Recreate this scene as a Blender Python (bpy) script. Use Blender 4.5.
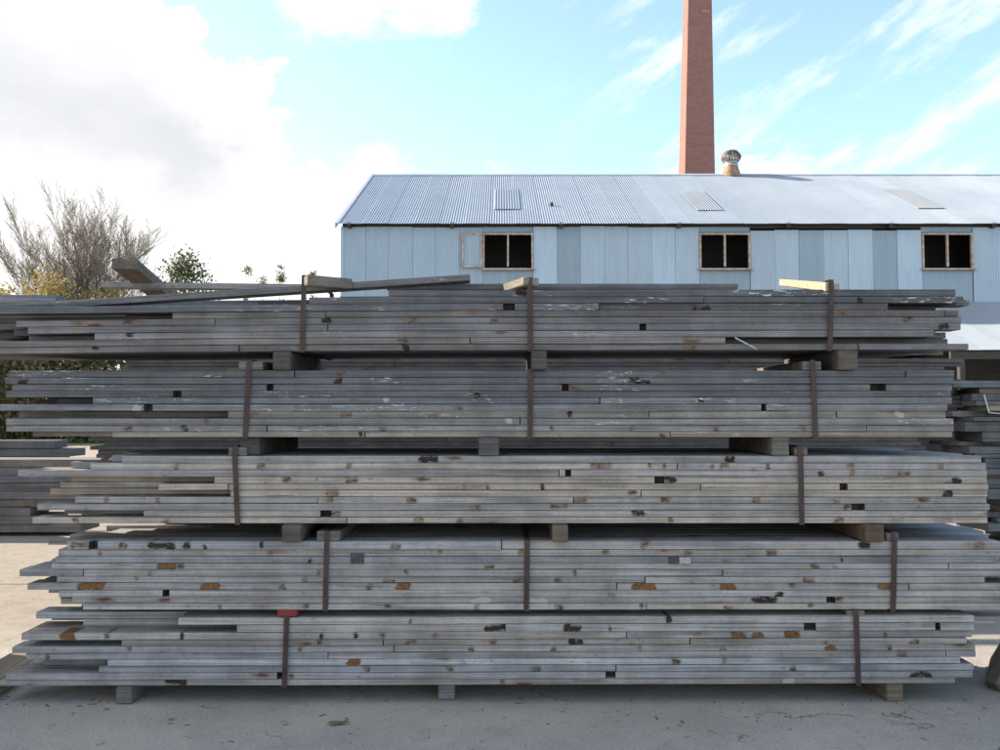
import bpy, bmesh, math, random
from mathutils import Vector, Matrix
random.seed(7)
R = math.radians
scene = bpy.context.scene
for o in list(bpy.data.objects):
    bpy.data.objects.remove(o)
COL = scene.collection

# ------------------------------------------------------------------ camera
CAMZ, PITCH, FPX = 1.6, R(2.48), 809.0
cam_d = bpy.data.cameras.new('camera'); cam = bpy.data.objects.new('camera', cam_d); COL.objects.link(cam)
cam.location = (0, 0, CAMZ); cam.rotation_euler = (R(90) + PITCH, 0, 0)
cam_d.sensor_width = 36.0; cam_d.lens = FPX / 1000 * 36; cam_d.clip_end = 6000; cam_d.clip_start = 0.05
scene.camera = cam
CP, SP = math.cos(PITCH), math.sin(PITCH)
def at(px, py, D):
    rx, ry = (px - 500) / FPX, (375 - py) / FPX
    den = CP - ry * SP
    return Vector((D * rx / den, D, CAMZ + D * (SP + ry * CP) / den))
def X(px, D, py=410): return at(px, py, D).x
def Z(py, D): return at(500, py, D).z

# ------------------------------------------------------------------ world, sun, exposure
SUN_AZ, SUN_EL = R(-73), R(27)          # azimuth from +Y towards +X
scene.view_settings.view_transform = 'Standard'
scene.view_settings.look = 'None'
scene.view_settings.exposure = 1.4
scene.view_settings.gamma = 1.0
scene.view_settings.use_curve_mapping = False
scene.render.engine = 'CYCLES'
scene.cycles.max_bounces = 6; scene.cycles.diffuse_bounces = 3; scene.cycles.glossy_bounces = 2; scene.cycles.transmission_bounces = 2

class NT:
    """small helper for node trees"""
    def __init__(s, tree): s.t = tree; s.n = tree.nodes; s.l = tree.links
    def node(s, typ, ins=None, **kw):
        n = s.n.new(typ)
        for k, v in kw.items(): setattr(n, k, v)
        for k, v in (ins or {}).items(): s.put(n.inputs[k], v)
        return n
    def put(s, sock, v):
        if isinstance(v, bpy.types.NodeSocket): s.l.new(v, sock)
        elif v is not None: sock.default_value = v
    def m(s, op, a, b=None, c=None, clamp=False):
        n = s.n.new('ShaderNodeMath'); n.operation = op; n.use_clamp = clamp
        for i, v in enumerate((a, b, c)):
            if v is not None: s.put(n.inputs[i], v)
        return n.outputs[0]
    def mix(s, f, a, b, mode='MIX'):
        n = s.n.new('ShaderNodeMix'); n.data_type = 'RGBA'; n.blend_type = mode; n.clamp_factor = True
        s.put(n.inputs[0], f)
        for k, v in ((6, a), (7, b)):
            if isinstance(v, (tuple, list)) and len(v) == 3: v = (*v, 1)
            s.put(n.inputs[k], v)
        return n.outputs[2]
    def ramp(s, f, lo, hi, a=0.0, b=1.0):
        n = s.n.new('ShaderNodeMapRange'); n.interpolation_type = 'SMOOTHSTEP'
        for i, v in enumerate((f, lo, hi, a, b)): s.put(n.inputs[i], v)
        return n.outputs[0]
    def xyz(s, x, y, z):
        n = s.n.new('ShaderNodeCombineXYZ')
        for i, v in enumerate((x, y, z)): s.put(n.inputs[i], v)
        return n.outputs[0]
    def sep(s, v):
        n = s.n.new('ShaderNodeSeparateXYZ'); s.l.new(v, n.inputs[0]); return n.outputs
    def noise(s, vec, scale=5.0, detail=4.0, rough=0.55, dist=0.0):
        n = s.node('ShaderNodeTexNoise', {'Vector': vec, 'Scale': scale, 'Detail': detail, 'Roughness': rough, 'Distortion': dist})
        return n.outputs[0]
    def vscale(s, vec, sc):
        n = s.n.new('ShaderNodeVectorMath'); n.operation = 'MULTIPLY'; s.l.new(vec, n.inputs[0]); n.inputs[1].default_value = sc
        return n.outputs[0]
    def vadd(s, a, b):
        n = s.n.new('ShaderNodeVectorMath'); n.operation = 'ADD'; s.put(n.inputs[0], a); s.put(n.inputs[1], b); return n.outputs[0]

world = bpy.data.worlds.new('World'); scene.world = world; world.use_nodes = True
w = NT(world.node_tree); w.n.clear()
sky = w.node('ShaderNodeTexSky', sky_type='NISHITA', sun_disc=False)
sky.sun_elevation = SUN_EL; sky.sun_rotation = SUN_AZ
sky.air_density = 1.0; sky.dust_density = 0.6; sky.ozone_density = 1.0; sky.altitude = 50
tc = w.node('ShaderNodeTexCoord').outputs['Generated']
sx, sy, sz = w.sep(tc)
az = w.m('ARCTAN2', sx, sy); el = w.m('ARCSINE', sz)
f1 = w.noise(w.vscale(tc, (1, 1, 1.5)), 5.5, 6, 0.6)       # billows
f2 = w.noise(w.vscale(tc, (1, 1, 1.4)), 2.0, 3, 0.5)
f3 = w.noise(w.vscale(tc, (1, 1, 1.6)), 17, 5, 0.62)
nf = w.m('ADD', w.m('MULTIPLY', w.m('SUBTRACT', f1, 0.5), 1.0), w.m('MULTIPLY', w.m('SUBTRACT', f3, 0.5), 0.42))
# heavy cumulus bank on the left, edge running down to the right
g = w.m('ADD', w.m('SUBTRACT', -0.215, az), w.m('MULTIPLY', w.m('SUBTRACT', 0.290, el), 0.9))
gA = w.m('MAXIMUM', w.m('MINIMUM', w.m('MULTIPLY', g, 3.2), 0.62), -0.6)
mA = w.ramp(w.m('ADD', gA, w.m('MULTIPLY', nf, 1.75)), -0.02, 0.08)
# small cloud at the top
dx = w.m('MULTIPLY', w.m('ADD', az, 0.175), 5.0); dy = w.m('MULTIPLY', w.m('SUBTRACT', el, 0.50), 9.0)
r2 = w.m('ADD', w.m('MULTIPLY', dx, dx), w.m('MULTIPLY', dy, dy))
gB = w.m('SUBTRACT', 0.30, w.m('MULTIPLY', r2, 0.55))
mB = w.ramp(w.m('ADD', w.m('MAXIMUM', gB, -0.7), w.m('MULTIPLY', nf, 1.0)), 0.0, 0.22)
# low white band over the roof, fading upwards
gC = w.m('SUBTRACT', 0.18, w.m('MULTIPLY', w.m('ABSOLUTE', w.m('SUBTRACT', el, 0.235)), 2.6))
gC = w.m('SUBTRACT', gC, w.m('MULTIPLY', w.ramp(az, 0.02, 0.30), 0.06))
mC = w.m('MULTIPLY', w.ramp(w.m('ADD', gC, w.m('MULTIPLY', nf, 1.1)), 0.0, 0.24), 0.95)
# thin cirrus streaks climbing to the right
ca, sa = math.cos(R(27)), math.sin(R(27))
s_ = w.m('ADD', w.m('MULTIPLY', az, ca), w.m('MULTIPLY', el, sa))
t_ = w.m('SUBTRACT', w.m('MULTIPLY', el, ca), w.m('MULTIPLY', az, sa))
cn = w.noise(w.xyz(w.m('MULTIPLY', s_, 5.0), w.m('MULTIPLY', t_, 17.0), 3.1), 1.0, 6, 0.64)
cb = w.m('MULTIPLY', w.m('SUBTRACT', f2, 0.5), 0.45)
mD = w.m('MULTIPLY', w.ramp(w.m('ADD', cn, cb), 0.50, 0.70), w.ramp(az, 0.02, 0.22))
mD = w.m('MULTIPLY', mD, 0.62)
mask = w.m('MAXIMUM', w.m('MAXIMUM', mA, mB), w.m('MAXIMUM', mC, mD))
# grey belly of the cumulus
gy = w.m('MULTIPLY', w.m('SUBTRACT', w.m('SUBTRACT', w.m('ADD', el, w.m('MULTIPLY', nf, 0.16)), 0.295), w.m('MULTIPLY', w.m('ADD', az, 0.40), -0.10)), 12.0)
belly = w.m('EXPONENT', w.m('MULTIPLY', w.m('MULTIPLY', gy, gy), -1.0))
belly = w.m('MULTIPLY', belly, w.ramp(w.m('ADD', az, w.m('MULTIPLY', w.m('SUBTRACT', f1, 0.5), 0.35)), -0.19, -0.40))
belly = w.m('MULTIPLY', belly, w.ramp(w.m('ADD', f1, w.m('MULTIPLY', f2, 0.6)), 0.55, 0.95, 0.8, 1.0))
ccol = w.mix(w.m('MULTIPLY', belly, 0.78), (3.3, 3.27, 3.2), (1.68, 1.75, 1.95))
ccol = w.mix(w.m('MULTIPLY', w.ramp(f1, 0.62, 0.42), 0.14), ccol, (2.05, 2.1, 2.2))
hz = w.ramp(el, 0.0, 0.6, 0.26, 0.03)
skyc = w.mix(hz, sky.outputs[0], (1.75, 3.05, 3.1))
skyc = w.mix(mask, skyc, ccol)
bg = w.node('ShaderNodeBackground', {'Color': skyc, 'Strength': 0.15})
w.l.new(bg.outputs[0], w.node('ShaderNodeOutputWorld').inputs[0])

sun_d = bpy.data.lights.new('sun', 'SUN'); sun = bpy.data.objects.new('sun', sun_d); COL.objects.link(sun)
sun_d.energy = 4.7; sun_d.angle = R(0.5); sun_d.color = (1.0, 0.86, 0.68)
sdir = Vector((math.sin(SUN_AZ) * math.cos(SUN_EL), math.cos(SUN_AZ) * math.cos(SUN_EL), math.sin(SUN_EL)))
sun.rotation_euler = sdir.to_track_quat('Z', 'Y').to_euler(); sun.location = sdir * 60

# ------------------------------------------------------------------ object helpers
def tag(o, label=None, cat=None, group=None, kind=None):
    if label: o['label'] = label
    if cat: o['category'] = cat
    if group: o['group'] = group
    if kind: o['kind'] = kind
    return o
def empty(name, loc, label=None, cat=None, group=None):
    o = bpy.data.objects.new(name, None); COL.objects.link(o); o.location = loc; o.empty_display_size = 0.2
    return tag(o, label, cat, group)
def link(name, me, parent=None, loc=(0, 0, 0), color=None):
    o = bpy.data.objects.new(name, me); COL.objects.link(o)
    o.parent = parent; o.location = loc
    if color: o.color = (*color, 1)
    return o
def mesh(name, verts, faces, mats, midx=None, smooth=False):
    me = bpy.data.meshes.new(name); me.from_pydata([tuple(v) for v in verts], [], faces)
    for m in mats: me.materials.append(m)
    if midx: me.polygons.foreach_set('material_index', midx)
    if smooth: me.polygons.foreach_set('use_smooth', [True] * len(faces))
    me.update(); return me
def box_data(x0, x1, y0, y1, z0, z1, b=0.0):
    """box with chamfered edges (b) as verts, faces"""
    bm = bmesh.new(); bmesh.ops.create_cube(bm, size=1)
    for v in bm.verts:
        v.co = Vector(((x0 + x1) / 2 + v.co.x * (x1 - x0), (y0 + y1) / 2 + v.co.y * (y1 - y0), (z0 + z1) / 2 + v.co.z * (z1 - z0)))
    if b: bmesh.ops.bevel(bm, geom=bm.edges[:], offset=b, segments=1, affect='EDGES')
    bm.verts.index_update()
    vs = [v.co.copy() for v in bm.verts]; fs = [[v.index for v in f.verts] for f in bm.faces]; bm.free()
    return vs, fs
def box_mesh(name, dims, mat, b=0.0):
    vs, fs = box_data(*dims, b); return mesh(name, vs, fs, [mat])

# ------------------------------------------------------------------ materials
def new_mat(name):
    m = bpy.data.materials.new(name); m.use_nodes = True
    k = NT(m.node_tree); k.n.clear()
    out = k.node('ShaderNodeOutputMaterial'); p = k.node('ShaderNodeBsdfPrincipled'); k.l.new(p.outputs[0], out.inputs[0])
    return m, k, p
def bump(k, p, h, strength=0.3, dist=0.01):
    b = k.node('ShaderNodeBump', {'Height': h, 'Strength': strength, 'Distance': dist}); k.l.new(b.outputs[0], p.inputs['Normal'])

def wood_material(name, knots=1.0, flecks=0.0, warm=0.35):
    m, k, p = new_mat(name)
    oi = k.node('ShaderNodeObjectInfo'); rnd = oi.outputs['Random']; tint = oi.outputs['Color']
    co = k.vadd(k.node('ShaderNodeTexCoord').outputs['Object'], k.xyz(k.m('MULTIPLY', rnd, 91.7), k.m('MULTIPLY', rnd, 37.1), k.m('MULTIPLY', rnd, 13.3)))
    g1 = k.noise(k.vscale(co, (1.3, 55, 130)), 1, 3, 0.6)       # fine grain
    g2 = k.noise(k.vscale(co, (0.8, 9, 22)), 1, 2, 0.6)              # broad bands
    g3 = k.noise(k.vscale(co, (5, 14, 14)), 1, 3, 0.65)              # blotches
    g4 = k.noise(k.vscale(co, (45, 60, 160)), 1, 2, 0.6)             # saw marks, pores
    val = k.m('ADD', k.m('ADD', k.ramp(g1, 0.25, 0.75, 0.62, 1.22), k.m('MULTIPLY', k.m('SUBTRACT', g2, 0.5), 0.75)), k.m('MULTIPLY', k.m('SUBTRACT', g4, 0.5), 0.35))
    c = k.mix(1.0, tint, k.xyz(val, val, val), 'MULTIPLY')
    c = k.mix(k.ramp(g3, 0.50, 0.74, 0, warm), c, (0.26, 0.20, 0.145))
    g6 = k.noise(k.vscale(co, (1.1, 5, 9)), 1, 2, 0.6)
    c = k.mix(k.ramp(g6, 0.56, 0.76, 0, 0.55), c, (0.085, 0.085, 0.09))       # damp dark staining
    gp = k.node('ShaderNodeNewGeometry').outputs['Position']
    wm = k.noise(k.vscale(gp, (4.5, 4.5, 3.2)), 1, 5, 0.68); ws = k.noise(k.vscale(gp, (110, 110, 150)), 1, 2, 0.7)
    wv = k.m('ADD', k.ramp(wm, 0.30, 0.70, 0.80, 1.16), k.m('MULTIPLY', k.m('SUBTRACT', ws, 0.5), 0.26))
    c = k.mix(1.0, c, k.xyz(wv, wv, wv), 'MULTIPLY')
    wd_ = k.noise(k.vscale(gp, (9, 9, 15)), 1, 4, 0.7)
    c = k.mix(k.ramp(wd_, 0.60, 0.78, 0, 0.65), c, (0.07, 0.062, 0.056))      # grime smeared over neighbouring boards
    # knots / nail rust
    kc = k.vadd(k.vscale(co, (2.3, 5, 9)), k.xyz(0, 0, k.m('MULTIPLY', rnd, 60)))
    warp = k.noise(k.vscale(co, (30, 30, 60)), 1, 2, 0.6)
    vo = k.node('ShaderNodeTexVoronoi', {'Vector': kc, 'Scale': 1.0, 'Randomness': 1.0})
    pick = k.sep(vo.outputs['Color'])[0]
    d = k.m('ADD', vo.outputs['Distance'], k.m('MULTIPLY', k.m('SUBTRACT', warp, 0.5), 0.16))
    on = k.ramp(pick, 0.50, 0.54)
    ring = k.m('MULTIPLY', k.ramp(d, 0.24, 0.06), k.m('MULTIPLY', on, 0.75 * knots))
    core = k.m('MULTIPLY', k.ramp(d, 0.115, 0.05), k.m('MULTIPLY', on, 0.95 * knots))
    rustc = k.mix(k.sep(vo.outputs['Color'])[1], (0.20, 0.10, 0.05), (0.10, 0.085, 0.07))
    c = k.mix(ring, c, rustc); c = k.mix(core, c, (0.022, 0.016, 0.013))
    # stains that sit at given places on a board (knots, rot, split-out patches)
    at_ = k.node('ShaderNodeAttribute', attribute_name='stain'); sr, sg, sb = k.sep(at_.outputs['Color'])
    so_ = k.sep(k.node('ShaderNodeAttribute', attribute_name='split').outputs['Color'])[0]
    zz = k.m('ADD', k.m('MULTIPLY', k.sep(k.node('ShaderNodeTexCoord').outputs['Object'])[2], 52.0), k.m('MULTIPLY', k.m('SUBTRACT', k.noise(k.vscale(co, (9, 1, 1)), 1, 1, 0.5), 0.5), 2.6))
    zz = k.m('MULTIPLY', k.m('MULTIPLY', zz, zz), 0.42)
    sn = k.noise(k.vscale(co, (26, 26, 55)), 1, 3, 0.65); dn = k.m('SUBTRACT', k.m('MULTIPLY', k.m('SUBTRACT', sn, 0.5), 1.7), zz)
    c = k.mix(k.m('MULTIPLY', k.ramp(k.m('ADD', sr, dn), 0.28, 1.0), 0.75), c, (0.135, 0.088, 0.058))
    c = k.mix(k.m('MULTIPLY', k.ramp(k.m('ADD', sr, dn), 0.92, 1.15), 0.85), c, (0.035, 0.024, 0.018))
    fn = k.noise(k.vscale(co, (70, 70, 120)), 1, 3, 0.7)
    sgd = k.m('ADD', k.m('ADD', sg, dn), k.m('MULTIPLY', k.m('SUBTRACT', fn, 0.5), 1.3))
    c = k.mix(k.m('MULTIPLY', k.ramp(k.m('ADD', sg, dn), 0.20, 0.65), 0.6), c, (0.10, 0.085, 0.072))
    c = k.mix(k.m('MULTIPLY', k.ramp(sgd, 0.56, 0.86), 0.95), c, (0.014, 0.013, 0.013))
    c = k.mix(k.m('MULTIPLY', k.ramp(k.m('ADD', sb, dn), 0.60, 0.85), 0.7), c, (0.40, 0.385, 0.35))
    ob = k.m('ADD', k.m('ADD', so_, dn), k.m('MULTIPLY', k.m('SUBTRACT', fn, 0.5), 0.7))
    c = k.mix(k.m('MULTIPLY', k.ramp(ob, 0.10, 0.50), 0.6), c, (0.10, 0.068, 0.045))
    om = k.ramp(ob, 0.46, 0.60)
    c = k.mix(om, c, k.mix(k.ramp(fn, 0.35, 0.65), k.mix(rnd, (0.26, 0.115, 0.04), (0.20, 0.11, 0.05)), (0.085, 0.045, 0.026)))
    # dark checks along the grain
    chk = k.noise(k.vscale(co, (1.6, 40, 95)), 1, 2, 0.5)
    ckm = k.m('MULTIPLY', k.ramp(chk, 0.70, 0.76), 0.7)
    c = k.mix(ckm, c, (0.03, 0.028, 0.028))
    if flecks:
        fl = k.noise(k.vscale(co, (16, 30, 100)), 1, 3, 0.7, 0.8); fm = k.noise(k.vscale(co, (1.7, 2, 7)), 1, 2, 0.5)
        c = k.mix(k.m('MULTIPLY', k.m('MULTIPLY', k.ramp(fl, 0.575, 0.64), k.ramp(fm, 0.55, 0.66)), flecks), c, (0.62, 0.63, 0.64))
    k.put(p.inputs['Base Color'], c)
    k.put(p.inputs['Roughness'], k.ramp(g3, 0.2, 0.8, 0.72, 0.95)); p.inputs['Specular IOR Level'].default_value = 0.25
    bump(k, p, k.m('SUBTRACT', g1, k.m('MULTIPLY', om, 1.5)), 0.6, 0.003)
    return m
WOOD = wood_material('weathered_wood', 0.75, 0.0, 0.28)
WOODF = wood_material('weathered_wood_flecked', 0.6, 0.8, 0.12)
def simple(name, c1, c2, scale=(20, 20, 20), rough=0.8, metal=0.0, bs=0.2, bd=0.003):
    m, k, p = new_mat(name)
    co = k.node('ShaderNodeTexCoord').outputs['Object']
    n = k.noise(k.vscale(co, scale), 1, 5, 0.6, 0.3)
    k.put(p.inputs['Base Color'], k.mix(k.ramp(n, 0.3, 0.7), c1, c2))
    p.inputs['Roughness'].default_value = rough; p.inputs['Metallic'].default_value = metal
    bump(k, p, n, bs, bd); return m
NOTCH = simple('dark_notch', (0.010, 0.009, 0.009), (0.06, 0.05, 0.045), (60, 60, 90))  # near-black colour for the inside of the deep mortise notches
ORANGE = simple('fresh_split_wood', (0.27, 0.135, 0.055), (0.13, 0.07, 0.035), (40, 60, 60))
BROWN = simple('rotten_wood', (0.13, 0.075, 0.045), (0.045, 0.032, 0.025), (60, 60, 90))
PALE = simple('pale_filler', (0.42, 0.40, 0.36), (0.08, 0.07, 0.06), (60, 60, 90))
STRAP = simple('rusty_steel_band', (0.034, 0.025, 0.024), (0.066, 0.042, 0.037), (40, 40, 9), 0.65, 0.25)
ZINC = simple('zinc_band', (0.42, 0.43, 0.44), (0.30, 0.30, 0.30), (40, 40, 9), 0.45, 0.6)
REDP = simple('red_painted_end', (0.26, 0.03, 0.025), (0.12, 0.022, 0.02), (60, 60, 60))
SAWN = simple('sawn_timber', (0.42, 0.35, 0.25), (0.27, 0.215, 0.15), (30, 60, 60))
PLATE = simple('bolt_plate', (0.02, 0.02, 0.022), (0.09, 0.09, 0.10), (90, 90, 90), 0.6, 0.3)
PLATEW = simple('galvanised_plate', (0.45, 0.47, 0.50), (0.16, 0.17, 0.18), (90, 90, 90), 0.5, 0.3)
INK = simple('pencil_mark', (0.09, 0.088, 0.085), (0.26, 0.24, 0.22), (200, 200, 200))
FRAME = simple('rusted_white_frame', (0.50, 0.47, 0.43), (0.28, 0.18, 0.13), (9, 9, 9), 0.7)
RUST = simple('rusty_iron', (0.20, 0.105, 0.06), (0.34, 0.24, 0.16), (8, 8, 8), 0.75, 0.2)
DARKT = simple('dark_old_timber', (0.028, 0.026, 0.025), (0.055, 0.05, 0.046), (3, 30, 30))
BARK = simple('grey_bark', (0.13, 0.105, 0.085), (0.22, 0.18, 0.145), (4, 4, 2))
LEAFB = simple('dry_leaf', (0.23, 0.15, 0.07), (0.12, 0.075, 0.04), (90, 90, 90))
CONC = simple('dark_concrete', (0.09, 0.085, 0.08), (0.15, 0.145, 0.135), (9, 9, 9), 0.9)

def metal_sheet(name, rust=0.0, spec=0.35):
    m, k, p = new_mat(name)
    oi = k.node('ShaderNodeObjectInfo'); rnd = oi.outputs['Random']
    gp = k.node('ShaderNodeNewGeometry').outputs['Position']
    n = k.noise(k.vscale(gp, (5, 5, 0.7)), 1, 5, 0.6); n2 = k.noise(k.vscale(gp, (0.5, 0.5, 0.4)), 1, 5, 0.65)
    v = k.m('ADD', k.m('ADD', 0.72, k.m('MULTIPLY', n, 0.28)), k.m('MULTIPLY', n2, 0.30))
    v = k.m('MULTIPLY', v, k.m('ADD', 0.96, k.m('MULTIPLY', rnd, 0.07)))
    c = k.mix(1.0, oi.outputs['Color'], k.xyz(v, v, v), 'MULTIPLY')
    st = k.noise(k.vscale(gp, (9, 9, 0.35)), 1, 4, 0.6)
    c = k.mix(k.m('MULTIPLY', k.ramp(st, 0.62, 0.78), rust), c, (0.26, 0.17, 0.11))
    k.put(p.inputs['Base Color'], c); p.inputs['Metallic'].default_value = spec
    k.put(p.inputs['Roughness'], k.ramp(n2, 0.3, 0.7, 0.42, 0.62)); return m
WALLM = metal_sheet('galvanised_wall_sheet', 0.30, 0.0)
ROOFM = metal_sheet('galvanised_roof_sheet', 0.06, 0.0)

def brick_material():
    m, k, p = new_mat('red_chimney_brick')
    gp = k.node('ShaderNodeNewGeometry').outputs['Position']; x, y, z = k.sep(gp)
    uv = k.xyz(k.m('ADD', x, y), z, 0)
    br = k.node('ShaderNodeTexBrick', {'Vector': uv, 'Color1': (0.265, 0.115, 0.10, 1), 'Color2': (0.195, 0.085, 0.078, 1), 'Mortar': (0.25, 0.17, 0.145, 1),
        'Scale': 1.0, 'Mortar Size': 0.010, 'Brick Width': 0.24, 'Row Height': 0.086, 'Bias': 0.0})
    n = k.noise(k.vscale(gp, (1.2, 1.2, 0.8)), 1, 6, 0.65); n2 = k.noise(k.vscale(gp, (0.25, 0.25, 3.0)), 1, 4, 0.6)
    c = k.mix(k.ramp(n, 0.45, 0.72, 0, 0.55), br.outputs['Color'], (0.26, 0.13, 0.11))
    c = k.mix(k.ramp(n2, 0.52, 0.72, 0, 0.35), c, (0.15, 0.075, 0.07))
    k.put(p.inputs['Base Color'], c); p.inputs['Roughness'].default_value = 0.9
    bump(k, p, br.outputs['Fac'], -0.5, 0.01); return m
BRICK = brick_material()

def ground_material():
    m, k, p = new_mat('worn_concrete_yard')
    gp = k.node('ShaderNodeNewGeometry').outputs['Position']; x, y, z = k.sep(gp)
    ag = k.noise(gp, 70, 5, 0.75); big = k.noise(gp, 0.9, 6, 0.65, 0.4); mid = k.noise(gp, 6, 6, 0.7)
    vo = k.node('ShaderNodeTexVoronoi', {'Vector': gp, 'Scale': 120.0}); sp = vo.outputs['Distance']
    c = k.mix(k.ramp(big, 0.3, 0.7), (0.315, 0.300, 0.280), (0.415, 0.395, 0.365))
    c = k.mix(k.ramp(mid, 0.45, 0.75, 0, 0.4), c, (0.235, 0.226, 0.212))
    c = k.mix(k.ramp(ag, 0.53, 0.64, 0, 0.75), c, (0.46, 0.45, 0.43)); c = k.mix(k.ramp(ag, 0.45, 0.34, 0, 0.75), c, (0.11, 0.105, 0.10))
    # sandy grit washed over the yard behind the stacks
    sand = k.m('MULTIPLY', k.ramp(k.m('ADD', y, k.m('MULTIPLY', k.m('SUBTRACT', mid, 0.5), 1.6)), 5.0, 6.6), 0.85)
    c = k.mix(sand, c, k.mix(k.ramp(mid, 0.35, 0.7), (0.32, 0.285, 0.24), (0.235, 0.21, 0.18)))
    c = k.mix(k.m('MULTIPLY', sand, k.ramp(k.m('ADD', k.m('MULTIPLY', ag, 0.6), k.m('MULTIPLY', mid, 0.4)), 0.46, 0.36, 0, 0.7)), c, (0.16, 0.14, 0.115))
    jn = k.m('ABSOLUTE', k.m('ADD', k.m('SUBTRACT', y, 7.52), k.m('MULTIPLY', k.m('SUBTRACT', big, 0.5), 0.06)))
    c = k.mix(k.ramp(jn, 0.028, 0.012, 0, 0.8), c, (0.07, 0.06, 0.05))
    # cracks
    wv = k.node('ShaderNodeTexNoise', {'Vector': gp, 'Scale': 2.2, 'Detail': 6.0, 'Roughness': 0.65})
    cv = k.vadd(gp, k.vscale(wv.outputs['Color'], (0.9, 0.9, 0)))
    ck = k.node('ShaderNodeTexVoronoi', {'Vector': cv, 'Scale': 0.75}, feature='DISTANCE_TO_EDGE').outputs['Distance']
    ckm = k.m('MULTIPLY', k.ramp(ck, 0.003, 0.0007), k.ramp(k.noise(gp, 1.7, 3, 0.6), 0.48, 0.60))
    c = k.mix(k.m('MULTIPLY', ckm, 0.75), c, (0.05, 0.047, 0.045))
    # grass beyond the yard
    gr = k.m('MULTIPLY', k.ramp(k.m('ADD', y, k.m('MULTIPLY', big, 5)), 38.0, 42.0), 1.0)
    c = k.mix(gr, c, k.mix(mid, (0.06, 0.12, 0.02), (0.13, 0.20, 0.04)))
    k.put(p.inputs['Base Color'], c); p.inputs['Roughness'].default_value = 0.93; p.inputs['Specular IOR Level'].default_value = 0.2
    h = k.m('SUBTRACT', k.m('ADD', k.m('MULTIPLY', ag, 0.6), k.m('ADD', k.m('MULTIPLY', mid, 0.8), k.m('MULTIPLY', sp, 0.3))), k.m('MULTIPLY', ckm, 1.5))
    bump(k, p, h, 0.75, 0.012); return m
GROUND = ground_material()

def leaf_material(name, c1, c2):
    m, k, p = new_mat(name)
    oi = k.node('ShaderNodeNewGeometry'); n = k.noise(oi.outputs['Position'], 1.6, 4, 0.6)
    c = k.mix(k.m('ADD', k.m('MULTIPLY', oi.outputs['Random Per Island'], 0.6), k.m('MULTIPLY', n, 0.4)), c1, c2)
    k.put(p.inputs['Base Color'], c); p.inputs['Roughness'].default_value = 0.7
    tr = k.node('ShaderNodeBsdfTranslucent', {'Color': c}); mx = k.node('ShaderNodeMixShader', {0: 0.35})
    k.l.new(p.outputs[0], mx.inputs[1]); k.l.new(tr.outputs[0], mx.inputs[2])
    out = [n_ for n_ in k.n if n_.type == 'OUTPUT_MATERIAL'][0]; k.l.new(mx.outputs[0], out.inputs[0]); return m
LYEL = leaf_material('yellow_willow_leaf', (0.36, 0.26, 0.07), (0.22, 0.18, 0.06))
LGRN = leaf_material('grey_green_leaf', (0.055, 0.075, 0.035), (0.10, 0.11, 0.05))
LDRK = leaf_material('dull_green_leaf', (0.09, 0.095, 0.045), (0.17, 0.14, 0.07))

# ------------------------------------------------------------------ ground
gv = [(-900, -60, 0), (900, -60, 0), (900, 2500, 0), (-900, 2500, 0)]
tag(link('ground', mesh('ground', gv, [(0, 1, 2, 3)], [GROUND])), kind='structure')

# ------------------------------------------------------------------ corrugated iron shed
def corr_mesh(name, mat, waves=10, seg=6, wdt=0.762, amp=0.012, thick=0.0):
    """vertical unit-height corrugated sheet, x 0..wdt, z 0..1, ridges towards -y"""
    n = waves * seg; vs, fs = [], []
    for i in range(n + 1):
        yy = amp * math.cos(2 * math.pi * i / seg)
        vs += [(wdt * i / n, yy, 0), (wdt * i / n, yy, 1)]
    for i in range(n): fs.append((2 * i, 2 * i + 2, 2 * i + 3, 2 * i + 1))
    return mesh(name, vs, fs, [mat], smooth=True)
SHEETW = corr_mesh('wall_sheet', WALLM); SHEETR = corr_mesh('roof_sheet', ROOFM, amp=0.010)
SD = 24.0
sx0, sx1 = X(340.5, SD), 23.0
eave_z, ridge_D, ridge_z = Z(221.5, SD), 30.4, Z(174.5, 30.4)
shed = empty('corrugated_iron_shed', (0, SD, 0), 'long pale blue corrugated iron shed with low gabled roof behind the timber', 'shed')
SW = 0.762
def wall_sheet(xa, xb, z0, z1, col, dy=0.0, parent=shed, nm='wall_sheet'):
    o = link(nm, SHEETW, parent, (xa, dy, z0), col); o.scale = ((xb - xa) / SW, 1, z1 - z0); return o
WB = (0.32, 0.42, 0.52)
def wcol(kind=0):
    j = random.uniform(0.93, 1.07)
    base = [(0.32, 0.42, 0.52), (0.255, 0.345, 0.43), (0.365, 0.475, 0.585)][kind]
    return tuple(c * j for c in base)
wins = [(482.5, 533.5), (701, 752.5), (925.5, 977)]
WZ0, WZ1 = Z(268.5, SD), Z(233, SD)
wall_top = eave_z - 0.16
def run(xa, xb, cols=None, drop=0.0):
    n = max(1, round((xb - xa) / SW))
    for i in range(n):
        kd = cols[i] if cols and i < len(cols) else random.choice((0, 0, 0, 2))
        wall_sheet(xa + (xb - xa) * i / n, xa + (xb - xa) * (i + 1) / n, 0.0, wall_top - drop + random.uniform(-0.02, 0.02), wcol(kd), 0.012 * (i % 2))
prev = sx0
runs = [[0, 0, 0, 0, 0, 0], [2, 1, 2, 2, 2, 2, 2], [2, 2, 1, 2, 2, 1, 2], None]
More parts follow.
